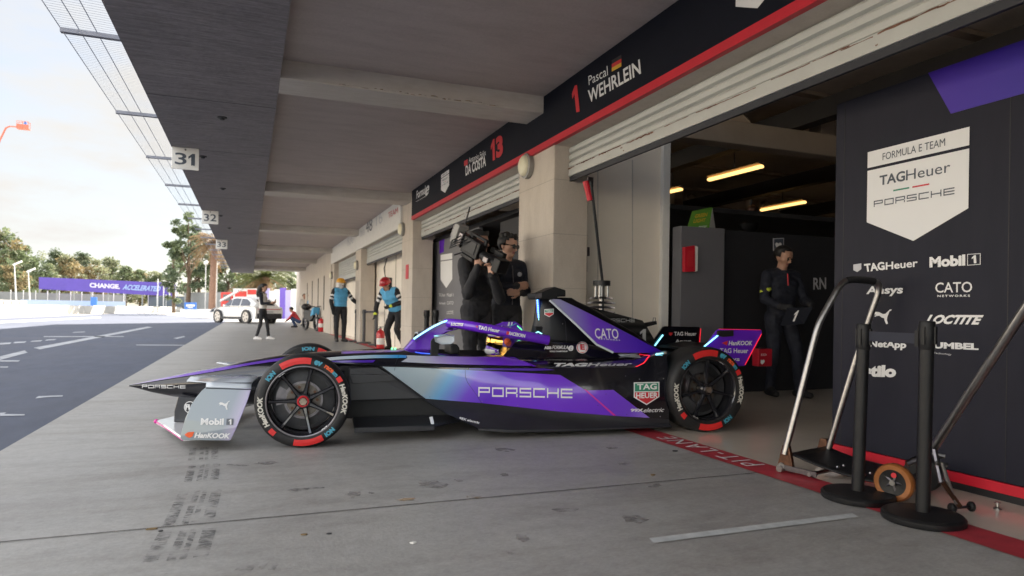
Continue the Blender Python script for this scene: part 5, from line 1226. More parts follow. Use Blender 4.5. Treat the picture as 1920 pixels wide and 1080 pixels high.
def person(label, pos, yaw, h=1.75, pose=None, M=None, vox=.012, head=(0, 0, 0), hair='short', hands=(None, None), vest=False, group=None, fat=1.0, stripes_=False):
    k = h/1.75
    J = dict(hip=(0, 0, .95), waist=(0, .01, 1.10), chest=(0, 0, 1.30), neck=(0, -.01, 1.48), head=(0, .025, 1.635),
             shR=(.185, -.01, 1.42), shL=(-.185, -.01, 1.42), elR=(.25, -.03, 1.15), elL=(-.25, -.03, 1.15), wrR=(.26, .05, .90), wrL=(-.26, .05, .90),
             hpR=(.095, 0, .93), hpL=(-.095, 0, .93), knR=(.115, .03, .50), knL=(-.115, .03, .50), anR=(.125, -.02, .09), anL=(-.125, -.02, .09), toR=(.15, .14, .04), toL=(-.15, .14, .04))
    J.update(pose or {}); J = {a: V(b)*k for a, b in J.items()}
    mm = dict(top='clothblack', pants='pantsblack', shoe='shoeblack', skin='skin', hand='skin', eye='eye', lip='lip', stripe='stripewhite', vest='vestblue', cuff='clothblack', hairc='hairblack', face='skin'); mm.update(M or {})
    P = []
    def c(a, ra, b, rb, t): P.append((V(a), ra*k, V(b), rb*k, t))
    f = fat
    hp, wa, ch = J['hip'], J['waist'], J['chest']
    sx = (J['shR']-J['shL']).normalized(); hx = (J['hpR']-J['hpL']).normalized()
    tt = 'vest' if vest else 'top'
    c(hp-hx*.055*k, .105*f, hp+hx*.055*k, .105*f, 'pants')
    c(wa-sx*.06*k, .098*f, wa+sx*.06*k, .098*f, tt); c((wa+hp)/2-sx*.06*k, .100*f, (wa+hp)/2+sx*.06*k, .100*f, tt)
    c((wa+ch)/2-sx*.07*k, .104*f, (wa+ch)/2+sx*.07*k, .104*f, tt)
    c(ch-sx*.075*k, .112*f, ch+sx*.075*k, .112*f, tt)
    ms = (J['shR']+J['shL'])/2
    c(J['shL']+sx*.05*k, .074*f, J['shR']-sx*.05*k, .074*f, tt); c(ms-ZZ*.03, .10*f, ch, .11*f, tt)
    c(J['neck']-V((0, 0, .02)), .062, J['head']-V((0, 0, .05)), .054, 'skin')
    c(J['shL']+sx*.06*k, .06, J['neck'], .06, 'top'); c(J['shR']-sx*.06*k, .06, J['neck'], .06, 'top')
    for s in 'RL':
        sh, el, wr = J['sh'+s], J['el'+s], J['wr'+s]
        if stripes_:
            for i in range(6): c(sh.lerp(el, i/6), .064-.0025*i, sh.lerp(el, (i+1)/6), .0615-.0025*i, 'stripe' if i in (2, 4) else 'top')
        else: c(sh, .064*f, el, .050*f, 'top')
        c(el, .050*f, el.lerp(wr, .82), .038*f, 'top'); c(el.lerp(wr, .84), .040, wr, .036, 'cuff')
        hp_, kn, an, to = J['hp'+s], J['kn'+s], J['an'+s], J['to'+s]
        c(hp_, .094*f, kn, .062*f, 'pants'); c(kn, .062*f, an, .046*f, 'pants')
        heel = an+(an-to).normalized()*.05*k; heel.z = to.z+.005
        c(heel, .042, to, .038, 'shoe'); c(an, .045, an.lerp(to, .5), .04, 'shoe')
        hd = hands[0 if s == 'R' else 1] or {}
        d = V(hd.get('d', (wr-el))).normalized(); n_ = V(hd.get('n', (0, 1, 0) if abs(d.y) < .8 else (0, 0, -1))); n_ = (n_-d*n_.dot(d)).normalized(); sd_ = d.cross(n_)*(1 if s == 'R' else -1)
        cu = hd.get('curl', .5)
        c(wr+d*.02+sd_*.018, .021, wr+d*.075+sd_*.022, .018, 'hand'); c(wr+d*.02-sd_*.018, .021, wr+d*.072-sd_*.022, .018, 'hand'); c(wr, .028, wr+d*.05, .024, 'hand')
        for q, (o_, L) in enumerate(((-.033, .036), (-.011, .042), (.011, .040), (.033, .030))):
            b0 = wr+d*.085+sd_*o_; d1 = (d*math.cos(cu*.8)+n_*math.sin(cu*.8)); b1 = b0+d1*L; d2 = (d*math.cos(cu*1.9)+n_*math.sin(cu*1.9)); b2 = b1+d2*L*.9
            c(b0, .0108, b1, .0100, 'hand'); c(b1, .0100, b2, .0088, 'hand')
        t0 = wr+d*.03-sd_*.030; c(t0, .014, t0+(d*.55-sd_*.6+n_*.4).normalized()*.04, .012, 'hand'); c(t0+(d*.55-sd_*.6+n_*.4).normalized()*.04, .012, t0+(d*.9-sd_*.5+n_*.6).normalized()*.07, .010, 'hand')
    Hm = Matrix.Rotation(head[0], 3, 'Z') @ Matrix.Rotation(head[1], 3, 'X') @ Matrix.Rotation(head[2], 3, 'Y'); hc_ = J['head']
    X = lambda a: hc_+Hm @ (V(a)*k)
    def ch_(a, ra, b, rb, t): P.append((X(a), ra*k, X(b), rb*k, t))
    ch_((0, -.025, .035), .092, (0, .012, .040), .088, 'face'); ch_((0, .02, -.02), .076, (0, .045, -.080), .046, 'face'); ch_((-.03, .04, -.01), .052, (.03, .04, -.01), .052, 'face')
    ch_((0, .098, .005), .010, (0, .112, -.028), .014, 'face'); ch_((-.035, .082, .030), .014, (.035, .082, .030), .014, 'face')
    ch_((-.084, -.005, .015), .014, (-.086, -.012, -.025), .010, 'face'); ch_((.084, -.005, .015), .014, (.086, -.012, -.025), .010, 'face')
    for q in (-1, 1): ch_((q*.032, .088, .008), .010, (q*.036, .087, .008), .010, 'eye')
    ch_((-.018, .084, -.058), .009, (.018, .084, -.058), .009, 'lip')
    vs, fs = [], []
    for p0, r0, p1, r1, t in P: capsule(vs, fs, p0, r0, p1, r1)
    me = bpy.data.meshes.new('tmp'); me.from_pydata([tuple(p) for p in vs], [], fs)
    ob = bpy.data.objects.new('tmp', me); S.collection.objects.link(ob); md = ob.modifiers.new('r', 'REMESH'); md.mode = 'VOXEL'; md.voxel_size = vox
    md2 = ob.modifiers.new('s', 'SMOOTH'); md2.factor = .5; md2.iterations = 2
    dg = bpy.context.evaluated_depsgraph_get(); dg.update(); m2 = bpy.data.meshes.new_from_object(ob.evaluated_get(dg)); bpy.data.objects.remove(ob); bpy.data.meshes.remove(me)
    nF = len(m2.polygons); co = np.zeros(nF*3); m2.polygons.foreach_get('center', co); co = co.reshape(-1, 3)
    best = np.full(nF, 1e9); lab = np.zeros(nF, int); tags_ = sorted({p[4] for p in P})
    for p0, r0, p1, r1, t in P:
        a = np.array(p0); d = np.array(p1)-a; L2 = max(1e-9, d.dot(d)); tt_ = np.clip(((co-a) @ d)/L2, 0, 1)
        dist = np.linalg.norm(co-a-tt_[:, None]*d, axis=1)-(r0+(r1-r0)*tt_)
        if t in ('eye', 'lip'): dist = dist-.003
        w_ = dist < best; best[w_] = dist[w_]; lab[w_] = tags_.index(t)
    m2.materials.clear()
    for t in tags_: m2.materials.append(MT[mm['top'] if (t == 'vest' and vest) else mm[t]])
    m2.polygons.foreach_set('material_index', lab.astype(np.int32)); m2.polygons.foreach_set('use_smooth', [True]*nF)
    nV = len(m2.vertices); vn_ = np.zeros(nV*3); m2.vertex_normals.foreach_get('vector', vn_); vn_ = vn_.reshape(-1, 3); vc = np.zeros(nV*3); m2.vertices.foreach_get('co', vc); vc = vc.reshape(-1, 3)
    lv = np.zeros(len(m2.loops), np.int32); m2.loops.foreach_get('vertex_index', lv); lt_ = np.zeros(nF, np.int32); m2.polygons.foreach_get('loop_total', lt_)
    am_ = np.array([0.0 if t in ('skin', 'face', 'hand', 'eye', 'lip', 'shoe') else .010 for t in tags_]); fa = np.repeat(am_[lab], lt_); va = np.full(nV, 1.0); np.minimum.at(va, lv, fa)
    for i in range(nV):
        if va[i] > 0:
            q = V(vc[i]); f1 = mnoise.noise(V((q.x*7+h*31, q.y*7, q.z*11))); f2 = 1-abs(mnoise.noise(V((q.x*10+q.z*5, q.y*10, q.z*17-q.x*9))))*2.2
            vc[i] += vn_[i]*va[i]*(f1*.7+f2*.55)
    m2.vertices.foreach_set('co', vc.ravel()); m2.update()
    T = thing('person', label, 'person', pos, yaw, group); m2.name = 'body'
    o = bpy.data.objects.new('body', m2); S.collection.objects.link(o); o.parent = T; TM[o.name] = TM[T.name]
    if vest:
        b = bmesh.new(); b.from_mesh(m2); b.normal_update(); b.faces.ensure_lookup_table(); vi = tags_.index('vest')
        bmesh.ops.delete(b, geom=[f_ for f_ in b.faces if f_.material_index != vi], context='FACES')
        for v_ in b.verts: v_.co += v_.normal*.014
        m3 = bpy.data.meshes.new('vest'); b.to_mesh(m3); b.free(); m3.materials.clear(); m3.materials.append(MT[mm['vest']]); m3.polygons.foreach_set('material_index', [0]*len(m3.polygons))
        o3 = bpy.data.objects.new('vest', m3); S.collection.objects.link(o3); o3.parent = T; TM[o3.name] = TM[T.name]
    W = Matrix.Translation(V(pos)) @ Matrix.Rotation(yaw, 4, 'Z')
    HW = lambda a: W @ X(a)
    if hair in ('short', 'long'):
        b = MB(); n = 20; hh = 10; vs = []; keep = []
        for i in range(hh+1):
            th = math.pi*i/hh
            for j in range(n):
                ph = 2*math.pi*j/n; q = (math.sin(th)*math.cos(ph)*.101, -.012+math.sin(th)*math.sin(ph)*.112, .040+math.cos(th)*.100); vs.append(q)
        fs = []
        for i in range(hh):
            for j in range(n):
                q4 = (i*n+j, i*n+(j+1) % n, (i+1)*n+(j+1) % n, (i+1)*n+j); cy = sum(vs[a][1] for a in q4)/4; cz = sum(vs[a][2] for a in q4)/4
                if cz > .075+max(0, cy)*.25 or (cy < .005 and cz > (-.045 if cy < -.04 else .0)): fs.append(q4)
        b.add([HW((q[0]+random.uniform(-.003, .003), q[1]+random.uniform(-.003, .003), q[2]+random.uniform(-.003, .003))) for q in vs], fs)
        if hair == 'long':
            b.tube([HW((0, -.06, .07)), HW((0, -.095, -.03)), HW((0, -.10, -.16)), HW((0, -.09, -.28)), HW((0, -.08, -.33))], [.07, .085, .08, .06, .02], 12)
        ho = b.build('hair', mm['hairc'], T, smooth=70)
        q = ho.modifiers.new('t', 'SOLIDIFY'); q.thickness = .012; q.offset = 0
    return T, HW, (lambda a: W @ (V(a)*k)), J
def helmet_on(T, HW, m, brim=True, white=False):
    b = MB(); rows = []
    for i in range(9):
        th = math.pi/2*i/8; rows.append([HW((math.cos(6.2832*j/20)*.122*math.sin(th+.02), -.005+math.sin(6.2832*j/20)*.135*math.sin(th+.02), .035+.118*math.cos(th))) for j in range(20)])
    b.grid(rows, close=True)
    if brim: b.grid([[HW((math.cos(6.2832*j/20)*(.122), -.005+math.sin(6.2832*j/20)*.135, .035)) for j in range(20)], [HW((math.cos(6.2832*j/20)*(.128), -.005+math.sin(6.2832*j/20)*.142+max(0, math.sin(6.2832*j/20))*.03, .018)) for j in range(20)]], close=True)
    b.build('helmet', m, T, smooth=60)
def flat(p): return (p.x, p.y, 0)
# television cameraman
pc = at(893, 600, 7.15); yawc = math.atan2(-.95, .52)-math.pi/2
iv = lambda p, pos, yaw, h: tuple((Matrix.Rotation(-yaw, 3, 'Z') @ (V(p)-V((pos.x, pos.y, 0))))/(h/1.75))
T, HW, LW, J_ = person('cameraman in black aiming a shoulder television camera at the car', flat(pc), yawc, 1.76,
    dict(elR=iv(at(876, 552, 6.86), pc, yawc, 1.76), wrR=iv(at(896, 500, 6.68), pc, yawc, 1.76), elL=iv(at(938, 560, 6.75), pc, yawc, 1.76), wrL=iv(at(922, 516, 6.55), pc, yawc, 1.76), head=(.03, .05, 1.640), knR=(.12, .03, .50), anR=(.15, 0, .09)), dict(top='clothblack', hand='skin', face='skin', cuff='clothblack'), vox=.009,
    head=(.25, -.02, .08), hands=(dict(d=(-.1, -.05, 1), n=(-.9, -.3, 0), curl=1.1), dict(d=(.1, -.1, .9), n=(.9, -.2, 0), curl=.9)), fat=1.1)
b = MB(); b.grid([[HW((math.cos(t)*.115, math.sin(t)*.118-.01, z)) for t in [6.2832*j/20 for j in range(20)]] for z in (.075, .10, .125)], close=True); b.build('headset_band', 'hairblack', T, smooth=50)
# the camera itself
TV = thing('television_camera', 'bulky black shoulder television camera with antenna and large lens', 'camera', at(885, 470, 6.95))
e0_, e1_ = at(862, 449, 6.86), at(938, 494, 6.50)
d_ = (e1_-e0_).normalized(); s_ = d_.cross(ZZ).normalized(); u_ = s_.cross(d_); Rm = Matrix((d_, s_, u_)).transposed()
L_ = (e1_-e0_).length
pt = lambda f, s, u: e0_+d_*L_*f+s_*s+u_*u
def tb(n, f, s, u, dims, m='matblack', bev=.008): return MB().box(pt(f, s, u), dims, Rm).build(n, m, TV, bevel=bev)
tb('body', .36, 0, 0, (.24, .11, .17)); tb('battery', .06, 0, .01, (.07, .10, .15), 'darksteel'); tb('transmitter', -.05, .0, .05, (.07, .14, .20), 'lampring'); tb('transmitter_plate', -.14, .0, .06, (.02, .11, .14), 'darksteel')
tb('side_panel', .34, .058, .01, (.18, .006, .12), 'black'); tb('top_handle', .42, 0, .125, (.22, .035, .028)); tb('handle_post', .26, 0, .10, (.03, .03, .05)); tb('handle_post', .58, 0, .10, (.03, .03, .05))
b = MB(); b.lathe([(0, 0), (.05, 0), (.05, .10), (.062, .105), (.062, .20), (.075, .21), (.075, .25)], pt(.60, 0, -.02), d_, 24); b.build('lens', 'matblack', TV, smooth=40)
tb('lens_hood', 1.02, 0, -.02, (.09, .15, .14), 'matblack', .012); tb('viewfinder', .80, -.10, .05, (.12, .06, .06)); tb('eyepiece', .62, -.12, .05, (.06, .05, .05)); tb('focus_motor', .80, .07, -.02, (.07, .04, .06), 'darksteel')
tb('shoulder_pad', .34, 0, -.11, (.18, .09, .04))
b = MB(); b.tube([pt(.06, 0, .09), pt(.10, -.0, .12)], .010, 8); b.build('antenna_base', 'steel', TV)
b = MB(); b.tube([at(869, 432, 7.0), at(881, 388, 7.0)], [.009, .007], 8); b.build('antenna', 'black', TV)
for q in range(4): b = MB(); b.tube([pt(.1+q*.08, .06, .06), pt(-.0+q*.06, .10, -.02), pt(-.08, .05, -.06-q*.02)], .006, 6); b.build('cable', 'black', TV)
b = MB(); b.tube([at(852, 478, 7.0), at(872, 472, 6.95)], .008, 6); b.build('side_rod', 'darksteel', TV)
# man with sunglasses, arms folded
ps = V((2.66, 7.0, 0)); yaws = math.atan2(-.93, .20)-math.pi/2
T, HW, LW, J_ = person('man in black jacket and sunglasses with folded arms beside the column', flat(ps), yaws, 1.77,
    dict(elR=(.29, .08, 1.17), wrR=(.02, .24, 1.20), elL=(-.29, .08, 1.15), wrL=(-.03, .22, 1.13)), dict(top='clothnavy', pants='pantsblack', hairc='hairblack'), vox=.009, head=(.42, -.16, 0),
    hands=(dict(d=(-1, .1, .1), n=(0, -1, 0), curl=.3), dict(d=(1, .15, 0), n=(0, -1, 0), curl=.3)), fat=1.08)
b = MB()
for q in (-1, 1): b.sph(HW((q*.034, .103, .010)), .027, 10, sq=Matrix.Rotation(yaws, 3, 'Z') @ Matrix.Scale(.45, 3, V((0, 1, 0))))
b.tube([HW((-.06, .10, .02)), HW((.06, .10, .02))], .005, 6)
for q in (-1, 1): b.tube([HW((q*.062, .095, .018)), HW((q*.088, .02, .02))], .005, 6)
b.build('sunglasses', 'glass', T, smooth=60)
b = MB(); p = LW((-.085, .135, 1.33)); b.sph(p, .026, 10); b.build('chest_badge', 'letgrey', T)
b = MB()
for q in range(46): b.sph(HW((random.uniform(-.085, .085), random.uniform(-.09, .07), .105+random.uniform(-.02, .03))), random.uniform(.018, .034), 6)
b.build('hair', 'hairblack', T, smooth=60)
b = MB(); b.tube([LW((0, .115, 1.42)), LW((0, .14, 1.25)), LW((0, .125, 1.0))], .006, 6); b.build('jacket_zip', 'darksteel', T)
# mechanic in the garage with the number board
pm = onz(1462, 742); yawm = math.atan2(-1.0, -.12)-math.pi/2
T, HW, LW, J_ = person('mechanic in dark team jacket looking down at a number board in the garage', flat(pm), yawm, 1.72,
    dict(elR=(.27, .06, 1.14), wrR=(.20, .28, 1.05), elL=(-.27, .06, 1.14), wrL=(-.16, .32, 1.08), anL=(-.14, .16, .09), toL=(-.16, .33, .04), knL=(-.13, .14, .50)), dict(top='clothnavy', hand='gloveblack', face='skin', pants='clothnavy'), vox=.011, head=(.35, -.34, 0),
    hands=(dict(d=(-.3, .9, -.1), n=(-1, 0, 0), curl=.8), dict(d=(.3, .9, -.1), n=(1, 0, 0), curl=.8)), fat=1.12)
b = MB(); b.lathe([(.063, -.028), (.067, 0), (.063, .028)], (V(LW((.238, .034, 1.245)))), (V(LW((.27, .06, 1.14)))-V(LW((.185, -.01, 1.42)))), 16); b.build('arm_band', 'hivis', T)
b = MB()
for q in (-1, 1): b.lathe([(.022, 0), (.026, 0)], HW((q*.034, .102, .008)), HW((0, 1, 0))-HW((0, 0, 0)), 14)
b.tube([HW((-.012, .108, .01)), HW((.012, .108, .01))], .003, 5); b.build('spectacles', 'glass', T)
b = MB(); b.tube([LW((0, .112, 1.44)), LW((0, .125, 1.30))], .007, 6); b.build('collar_trim', 'letred', T)
NB = thing('number_board', 'black board with white number one held by the mechanic', 'board', at(1488, 593, 7.35))
q = [at(1463, 611, 7.45), at(1508, 607, 7.35), at(1524, 576, 7.30), at(1476, 577, 7.45)]; n_ = (q[1]-q[0]).cross(q[3]-q[0]).normalized()
if n_.dot(CAM-q[0]) < 0: n_ = -n_
MB().prism(q, n_*-.012).build('board', 'signblack', NB)
P = lambda s, t_: q[0].lerp(q[1], s)+(q[3]-q[0]).lerp(q[2]-q[1], s)*t_+n_*.003
write('1', P(.40, .20), P(.53, .20)-P(.40, .20), P(.40, .82)-P(.40, .20), 'letwhite', NB, bold=.04, name='number')
# fire marshals
py_ = onz(637, 641); 
T, HW, LW, J_ = person('marshal in yellow helmet and blue bib resting a hand on barrier tape', flat(py_), math.atan2(-.95, .25)-math.pi/2, 1.80,
    dict(elL=(-.36, .04, 1.18), wrL=(-.60, .12, .98), elR=(.26, -.02, 1.14), wrR=(.24, .05, .88), anR=(.10, 0, .09), toR=(.13, .16, .04), anL=(-.10, .02, .09), toL=(-.14, .17, .04)), dict(top='clothblack', hand='gloveblack', face='balaclava', skin='balaclava', pants='pantsblack'), vox=.013, head=(.35, -.1, 0), hair=None, vest=True, stripes_=True, fat=1.12)
helmet_on(T, HW, 'hatyellow')
b = MB(); b.grid([[HW((math.cos(t)*.118, math.sin(t)*.12-.01, z)) for t in [R(150+240*j/16) for j in range(17)]] for z in (.04, -.05, -.12)]); b.build('neck_cloth', 'balaclava', T, smooth=60)
pr = onz(738, 657.5)
T2, HW2, LW2, J2 = person('marshal in red helmet and blue bib bending over a fire extinguisher', flat(pr), math.atan2(-.62, -.78)-math.pi/2, 1.78,
    dict(hip=(0, -.10, .90), waist=(0, .0, 1.06), chest=(0, .12, 1.23), neck=(0, .22, 1.38), head=(0, .31, 1.50), shR=(.20, .17, 1.34), shL=(-.20, .17, 1.34), elR=(.30, .24, 1.06), wrR=(.27, .33, .82), elL=(-.33, .12, 1.10), wrL=(-.17, .34, 1.0),
         hpR=(.10, -.10, .88), hpL=(-.10, -.10, .88), knR=(.15, .07, .48), knL=(-.12, .04, .48), anR=(.14, -.02, .09), anL=(-.18, -.16, .09), toL=(-.22, .02, .04)), dict(top='clothblack', hand='gloveblack', face='skin', pants='pantsblack', cuff='hivis'), vox=.013, head=(.1, -.5, 0), hair=None, vest=True, stripes_=True, fat=1.15)
helmet_on(T2, HW2, 'hatred')
b = MB(); b.grid([[HW2((math.cos(t)*.095, .02+math.sin(t)*.095, z)) for t in [R(10+160*j/10) for j in range(11)]] for z in (.035, -.005)]); b.build('goggles', 'glass', T2, smooth=60)
# woman with the phone
pw = onz(492, 637.5)
T, HW, LW, J_ = person('woman with long black hair and white gilet looking at her phone', flat(pw), math.atan2(-.35, 1)-math.pi/2, 1.64,
    dict(elR=(.21, .03, 1.14), wrR=(.08, .26, 1.16), elL=(-.21, .03, 1.14), wrL=(-.06, .27, 1.14), anR=(.07, -.17, .09), toR=(.08, 0, .04), knR=(.08, -.04, .50), anL=(-.08, .16, .09), toL=(-.09, .33, .04), knL=(-.08, .12, .50)), dict(top='clothnavy', pants='clothblack', shoe='shoewhite', vest='shirtwhite'), vox=.013, head=(0, -.3, 0), hair='long', vest=True, fat=.86,
    hands=(dict(d=(-.2, .9, .3), n=(0, 0, 1)), dict(d=(.2, .9, .3), n=(0, 0, 1))))
PHN = thing('phone', 'dark phone held up by the woman with long black hair', 'phone', LW((.01, .37, 1.22)))
MB().box(LW((.01, .37, 1.22)), (.075, .012, .15), Matrix.Rotation(math.atan2(-.35, 1)-math.pi/2, 3, 'Z') @ Matrix.Rotation(-.5, 3, 'X')).build('case', 'black', PHN, bevel=.004)
# people by the far garages
p1_ = at(570, 580, 37); T, *_r = person('distant man in pale shirt standing by the far wall', flat(p1_), math.atan2(-1, .4)-math.pi/2, 1.74, dict(wrR=(.08, .25, 1.10), wrL=(-.08, .25, 1.10)), dict(top='shirtwhite', pants='shirtwhite'), vox=.018)
p1_ = at(582, 580, 35); T, *_r = person('distant marshal in blue bib with dark sleeves standing by the far wall', flat(p1_), math.atan2(-.2, -1)-math.pi/2, 1.76, None, dict(pants='jeans', vest='vestblue'), vox=.018, vest=True)
p1_ = onz(555, 614); T, *_r = person('crouching person in red top and jeans working by the motorbike', flat(p1_), math.atan2(.2, -1)-math.pi/2, 1.72,
    dict(hip=(0, -.15, .30), waist=(0, -.08, .44), chest=(0, .06, .62), neck=(0, .16, .78), head=(0, .24, .90), shR=(.19, .10, .74), shL=(-.19, .10, .74), elR=(.26, .26, .52), elL=(-.26, .26, .52), wrR=(.12, .44, .36), wrL=(-.12, .44, .36), hpR=(.10, -.15, .30), hpL=(-.10, -.15, .30), knR=(.20, .24, .50), knL=(-.20, .24, .50), anR=(.15, .02, .09), anL=(-.15, .02, .09), toR=(.18, .2, .04), toL=(-.18, .2, .04)),
    dict(top='shirtred', pants='jeans'), vox=.018, head=(0, -.4, 0))
# extinguishers
def extinguisher(p, label, m, h=.50, r=.085):
    t = thing('fire_extinguisher', label, 'fire extinguisher', p, 0); x, y, z = p
    MB().lathe([(0, .0), (r*.9, .0), (r, .02), (r, h*.72), (r*.8, h*.82), (r*.3, h*.88), (r*.28, h*.92), (0, h*.92)], p, (0, 0, 1), 20).build('cylinder', m, t, smooth=40)
    MB().lathe([(r+.002, h*.30), (r+.002, h*.55)], p, (0, 0, 1), 20, ang=(3.4, 5.6)).build('paper_label', 'signwhite', t, smooth=60)
    b = MB(); b.box((x, y, z+h*.95), (.035, .035, .05)); b.box((x+.03, y, z+h*1.0), (.13, .022, .012)); b.box((x+.03, y, z+h*.95), (.11, .022, .012)); b.build('valve', 'steel', t)
    b = MB(); b.tube([(x-.01, y, z+h*.94), (x-r*1.1, y-.02, z+h*.85), (x-r*1.25, y-.02, z+h*.45), (x-r*1.1, y-.02, z+h*.2)], .011, 8); b.build('hose', 'black', t, smooth=60)
mat('extred', (.50, .015, .02), .3, coat=.3)
g = at(713, 655, 15.0); extinguisher((g.x, g.y, .0), 'red fire extinguisher held upright by the red helmeted marshal', 'extred', .56, .095)
g = at(752, 655, 16.5); extinguisher((g.x, g.y, 0), 'cream fire extinguisher at the column foot behind the marshal', 'stone', .52, .085)
g = onz(602, 622); extinguisher((g.x, g.y, 0), 'small red fire extinguisher standing beside the motorbike', 'extred', .62, .12)
for u, v, lab in ((668, 641, 'grey belt post beside the yellow helmeted marshal'), (682, 644, 'grey belt post between two posts behind the marshals'), (705, 648, 'grey belt post beside the red helmeted marshal')):
    g = onz(u, v); stanchion(g, lab, h=.93, rb=.2, rp=.045, m='greypost', group='grey belt posts by the far garage', belt=onz(705, 648) if u == 682 else (onz(682, 644) if u == 668 else None))
for u, t_, lab in ((800, 11.6, 'dark belt post in the second garage opening, leftmost of three'), (817, 11.2, 'dark belt post standing before the grey sponsor wall'), (992, 7.9, 'dark belt post seen above the driver helmet')):
    g = at(u, 600, t_); stanchion(g, lab, h=.93 if u < 900 else .91, rb=.17, rp=.045 if u < 900 else .04, group='belt posts in the second garage')
# electrical box and fire point by far garages
t = thing('wall_box', 'black box mounted on the wall of the far garage', 'box', (3.3, 16.7, 1.3)); MB().bb((3.24, 16.9, 1.25), (3.35, 17.4, 1.75)).build('case', 'black', t, bevel=.01); MB().bb((3.232, 16.95, 1.3), (3.239, 17.35, 1.7)).build('door', 'darksteel', t)
MB().tube([(3.24, 17.2, 1.75), (3.22, 17.3, 2.0), (3.3, 17.1, 2.4)], .012, 6).build('cable', 'black', t)
# ------------------------------------------------------------------ beyond the pit lane
mat('wallwhite', (.72, .71, .68), .7, noise=.06, scale=1.5); mat('wallblue', (.38, .48, .68), .6, noise=.08); mat('fencegrey', (.22, .23, .23), .8, noise=.15); mat('fencedark', (.07, .09, .11), .8, noise=.2)
mat('banner', (.075, .045, .30), .6, noise=.08, scale=.6); mat('bannertxt', (.50, .48, .62), .6, noise=0); mat('bannertxt2', (.24, .33, .58), .6, noise=0); mat('polewhite', (.6, .6, .6), .5); mat('signblue', (.04, .16, .50), .5)
mat('trunk', (.11, .075, .05), .9, noise=.3, scale=8); mat('palmtrunk', (.20, .12, .085), .9, noise=.3, scale=8)
mat('leafgreen', (.13, .165, .085), .7, noise=.35, scale=.5); mat('leafdark', (.09, .12, .07), .7, noise=.35, scale=.5); mat('leaforange', (.24, .19, .095), .7, noise=.35, scale=.5); mat('leafpale', (.21, .225, .13), .7, noise=.3, scale=.5)  # lighter, greyer leaf colours stand in for distance haze
mat('palmgreen', (.10, .12, .035), .6, noise=.3, scale=1); mat('palmdry', (.24, .16, .085), .7, noise=.3, scale=1)
mat('carwhite', (.80, .80, .80), .18, noise=0, coat=.8); mat('carglass', (.02, .03, .06), .05, noise=0, coat=.5); mat('cardark', (.03, .03, .035), .5); mat('cranered', (.50, .12, .07), .5); mat('truckred', (.55, .04, .03), .5)
for nm in ('leafgreen', 'leafdark', 'leaforange', 'leafpale', 'palmgreen', 'palmdry'):
    m_ = MT[nm]; n = m_.node_tree; b = n.nodes['Principled BSDF']; tr = n.nodes.new('ShaderNodeBsdfTranslucent'); mi = n.nodes.new('ShaderNodeMixShader'); mi.inputs[0].default_value = .35
    n.links.new(b.inputs['Base Color'].links[0].from_socket, tr.inputs[0]); n.links.new(b.outputs[0], mi.inputs[1]); n.links.new(tr.outputs[0], mi.inputs[2]); n.links.new(mi.outputs[0], n.nodes['Material Output'].inputs[0])
H_ = lambda u: 585+(u-960)*.0145
def gp(u, v): return onz(u, v)
def wall_run(name, label, cat, p0, p1, z0, z1, th, m, group=None, parent=None):
    d = (p1-p0); d.z = 0; n = V((-d.y, d.x, 0)).normalized()*th
    a, b = V((p0.x, p0.y, z0)), V((p1.x, p1.y, z0)); o = MB().prism([a, b, b+n, a+n], (0, 0, z1-z0)).build(name, m, parent)
    if not parent: tag(o, label, cat, group)
    return o
A0, A1 = gp(-90, 592), gp(345, 585.6)
BW = thing('concrete_barrier', 'long low white concrete barrier across the sunlit end of the lane', 'barrier', flat(A0))
n_ = 22
for i in range(n_):
    a, b = A0.lerp(A1, i/n_), A0.lerp(A1, (i+.985)/n_); wall_run('barrier_segment', None, None, a, b, 0, .95, .35, 'wallwhite', parent=BW)
a, b = at(-40, 575, 66), at(52, 575, 69)
BK = thing('tall_barrier', 'tall white stepped barrier blocks at far left', 'barrier', flat(a))
for i in range(6): wall_run('barrier_block', None, None, a.lerp(b, i/6), a.lerp(b, (i+.92)/6), 0, 1.48-.02*i, .5, 'wallwhite', parent=BK)
wall_run('blue_barrier', 'pale blue barrier strip behind the white concrete barrier', 'barrier', at(40, 575, 105), at(235, 575, 118), 0, 1.75, .3, 'wallblue')
FG = thing('trackside_fence', 'long grey trackside fence with posts at the far left', 'fence', flat(at(-60, 570, 120)))
a, b = at(-80, 570, 118), at(232, 570, 140)
wall_run('fence_panel', None, None, a, b, .3, 3.3, .06, 'fencegrey', parent=FG)
for i in range(15): p = a.lerp(b, i/14); MB().cyl((p.x, p.y-.1, 0), (p.x, p.y-.1, 3.7), .09, n=6).build('post', 'polewhite', FG)
FD = thing('dark_mesh_fence', 'dark mesh fence below the right end of the purple banner', 'fence', flat(at(330, 570, 125)))
a, b = at(278, 570, 130), at(385, 570, 118); wall_run('fence_panel', None, None, a, b, .4, 2.9, .05, 'fencedark', parent=FD)
for i in range(7): p = a.lerp(b, i/6); MB().cyl((p.x, p.y-.1, 0), (p.x, p.y-.1, 3.3), .06, n=6).build('post', 'polewhite', FD)
for u, m_, lab in ((176, 'fencedark', 'dark blue marshal post panel on the fence line'),):
    p = at(u, 570, 112); MB().box((p.x, p.y, 1.5), (.8, .4, 3.0)).build('m', m_) if False else tag(MB().box((p.x, p.y, 1.2), (.9, .4, 2.4)).build('marshal_post', 'signblue', bevel=.03), lab, 'post')
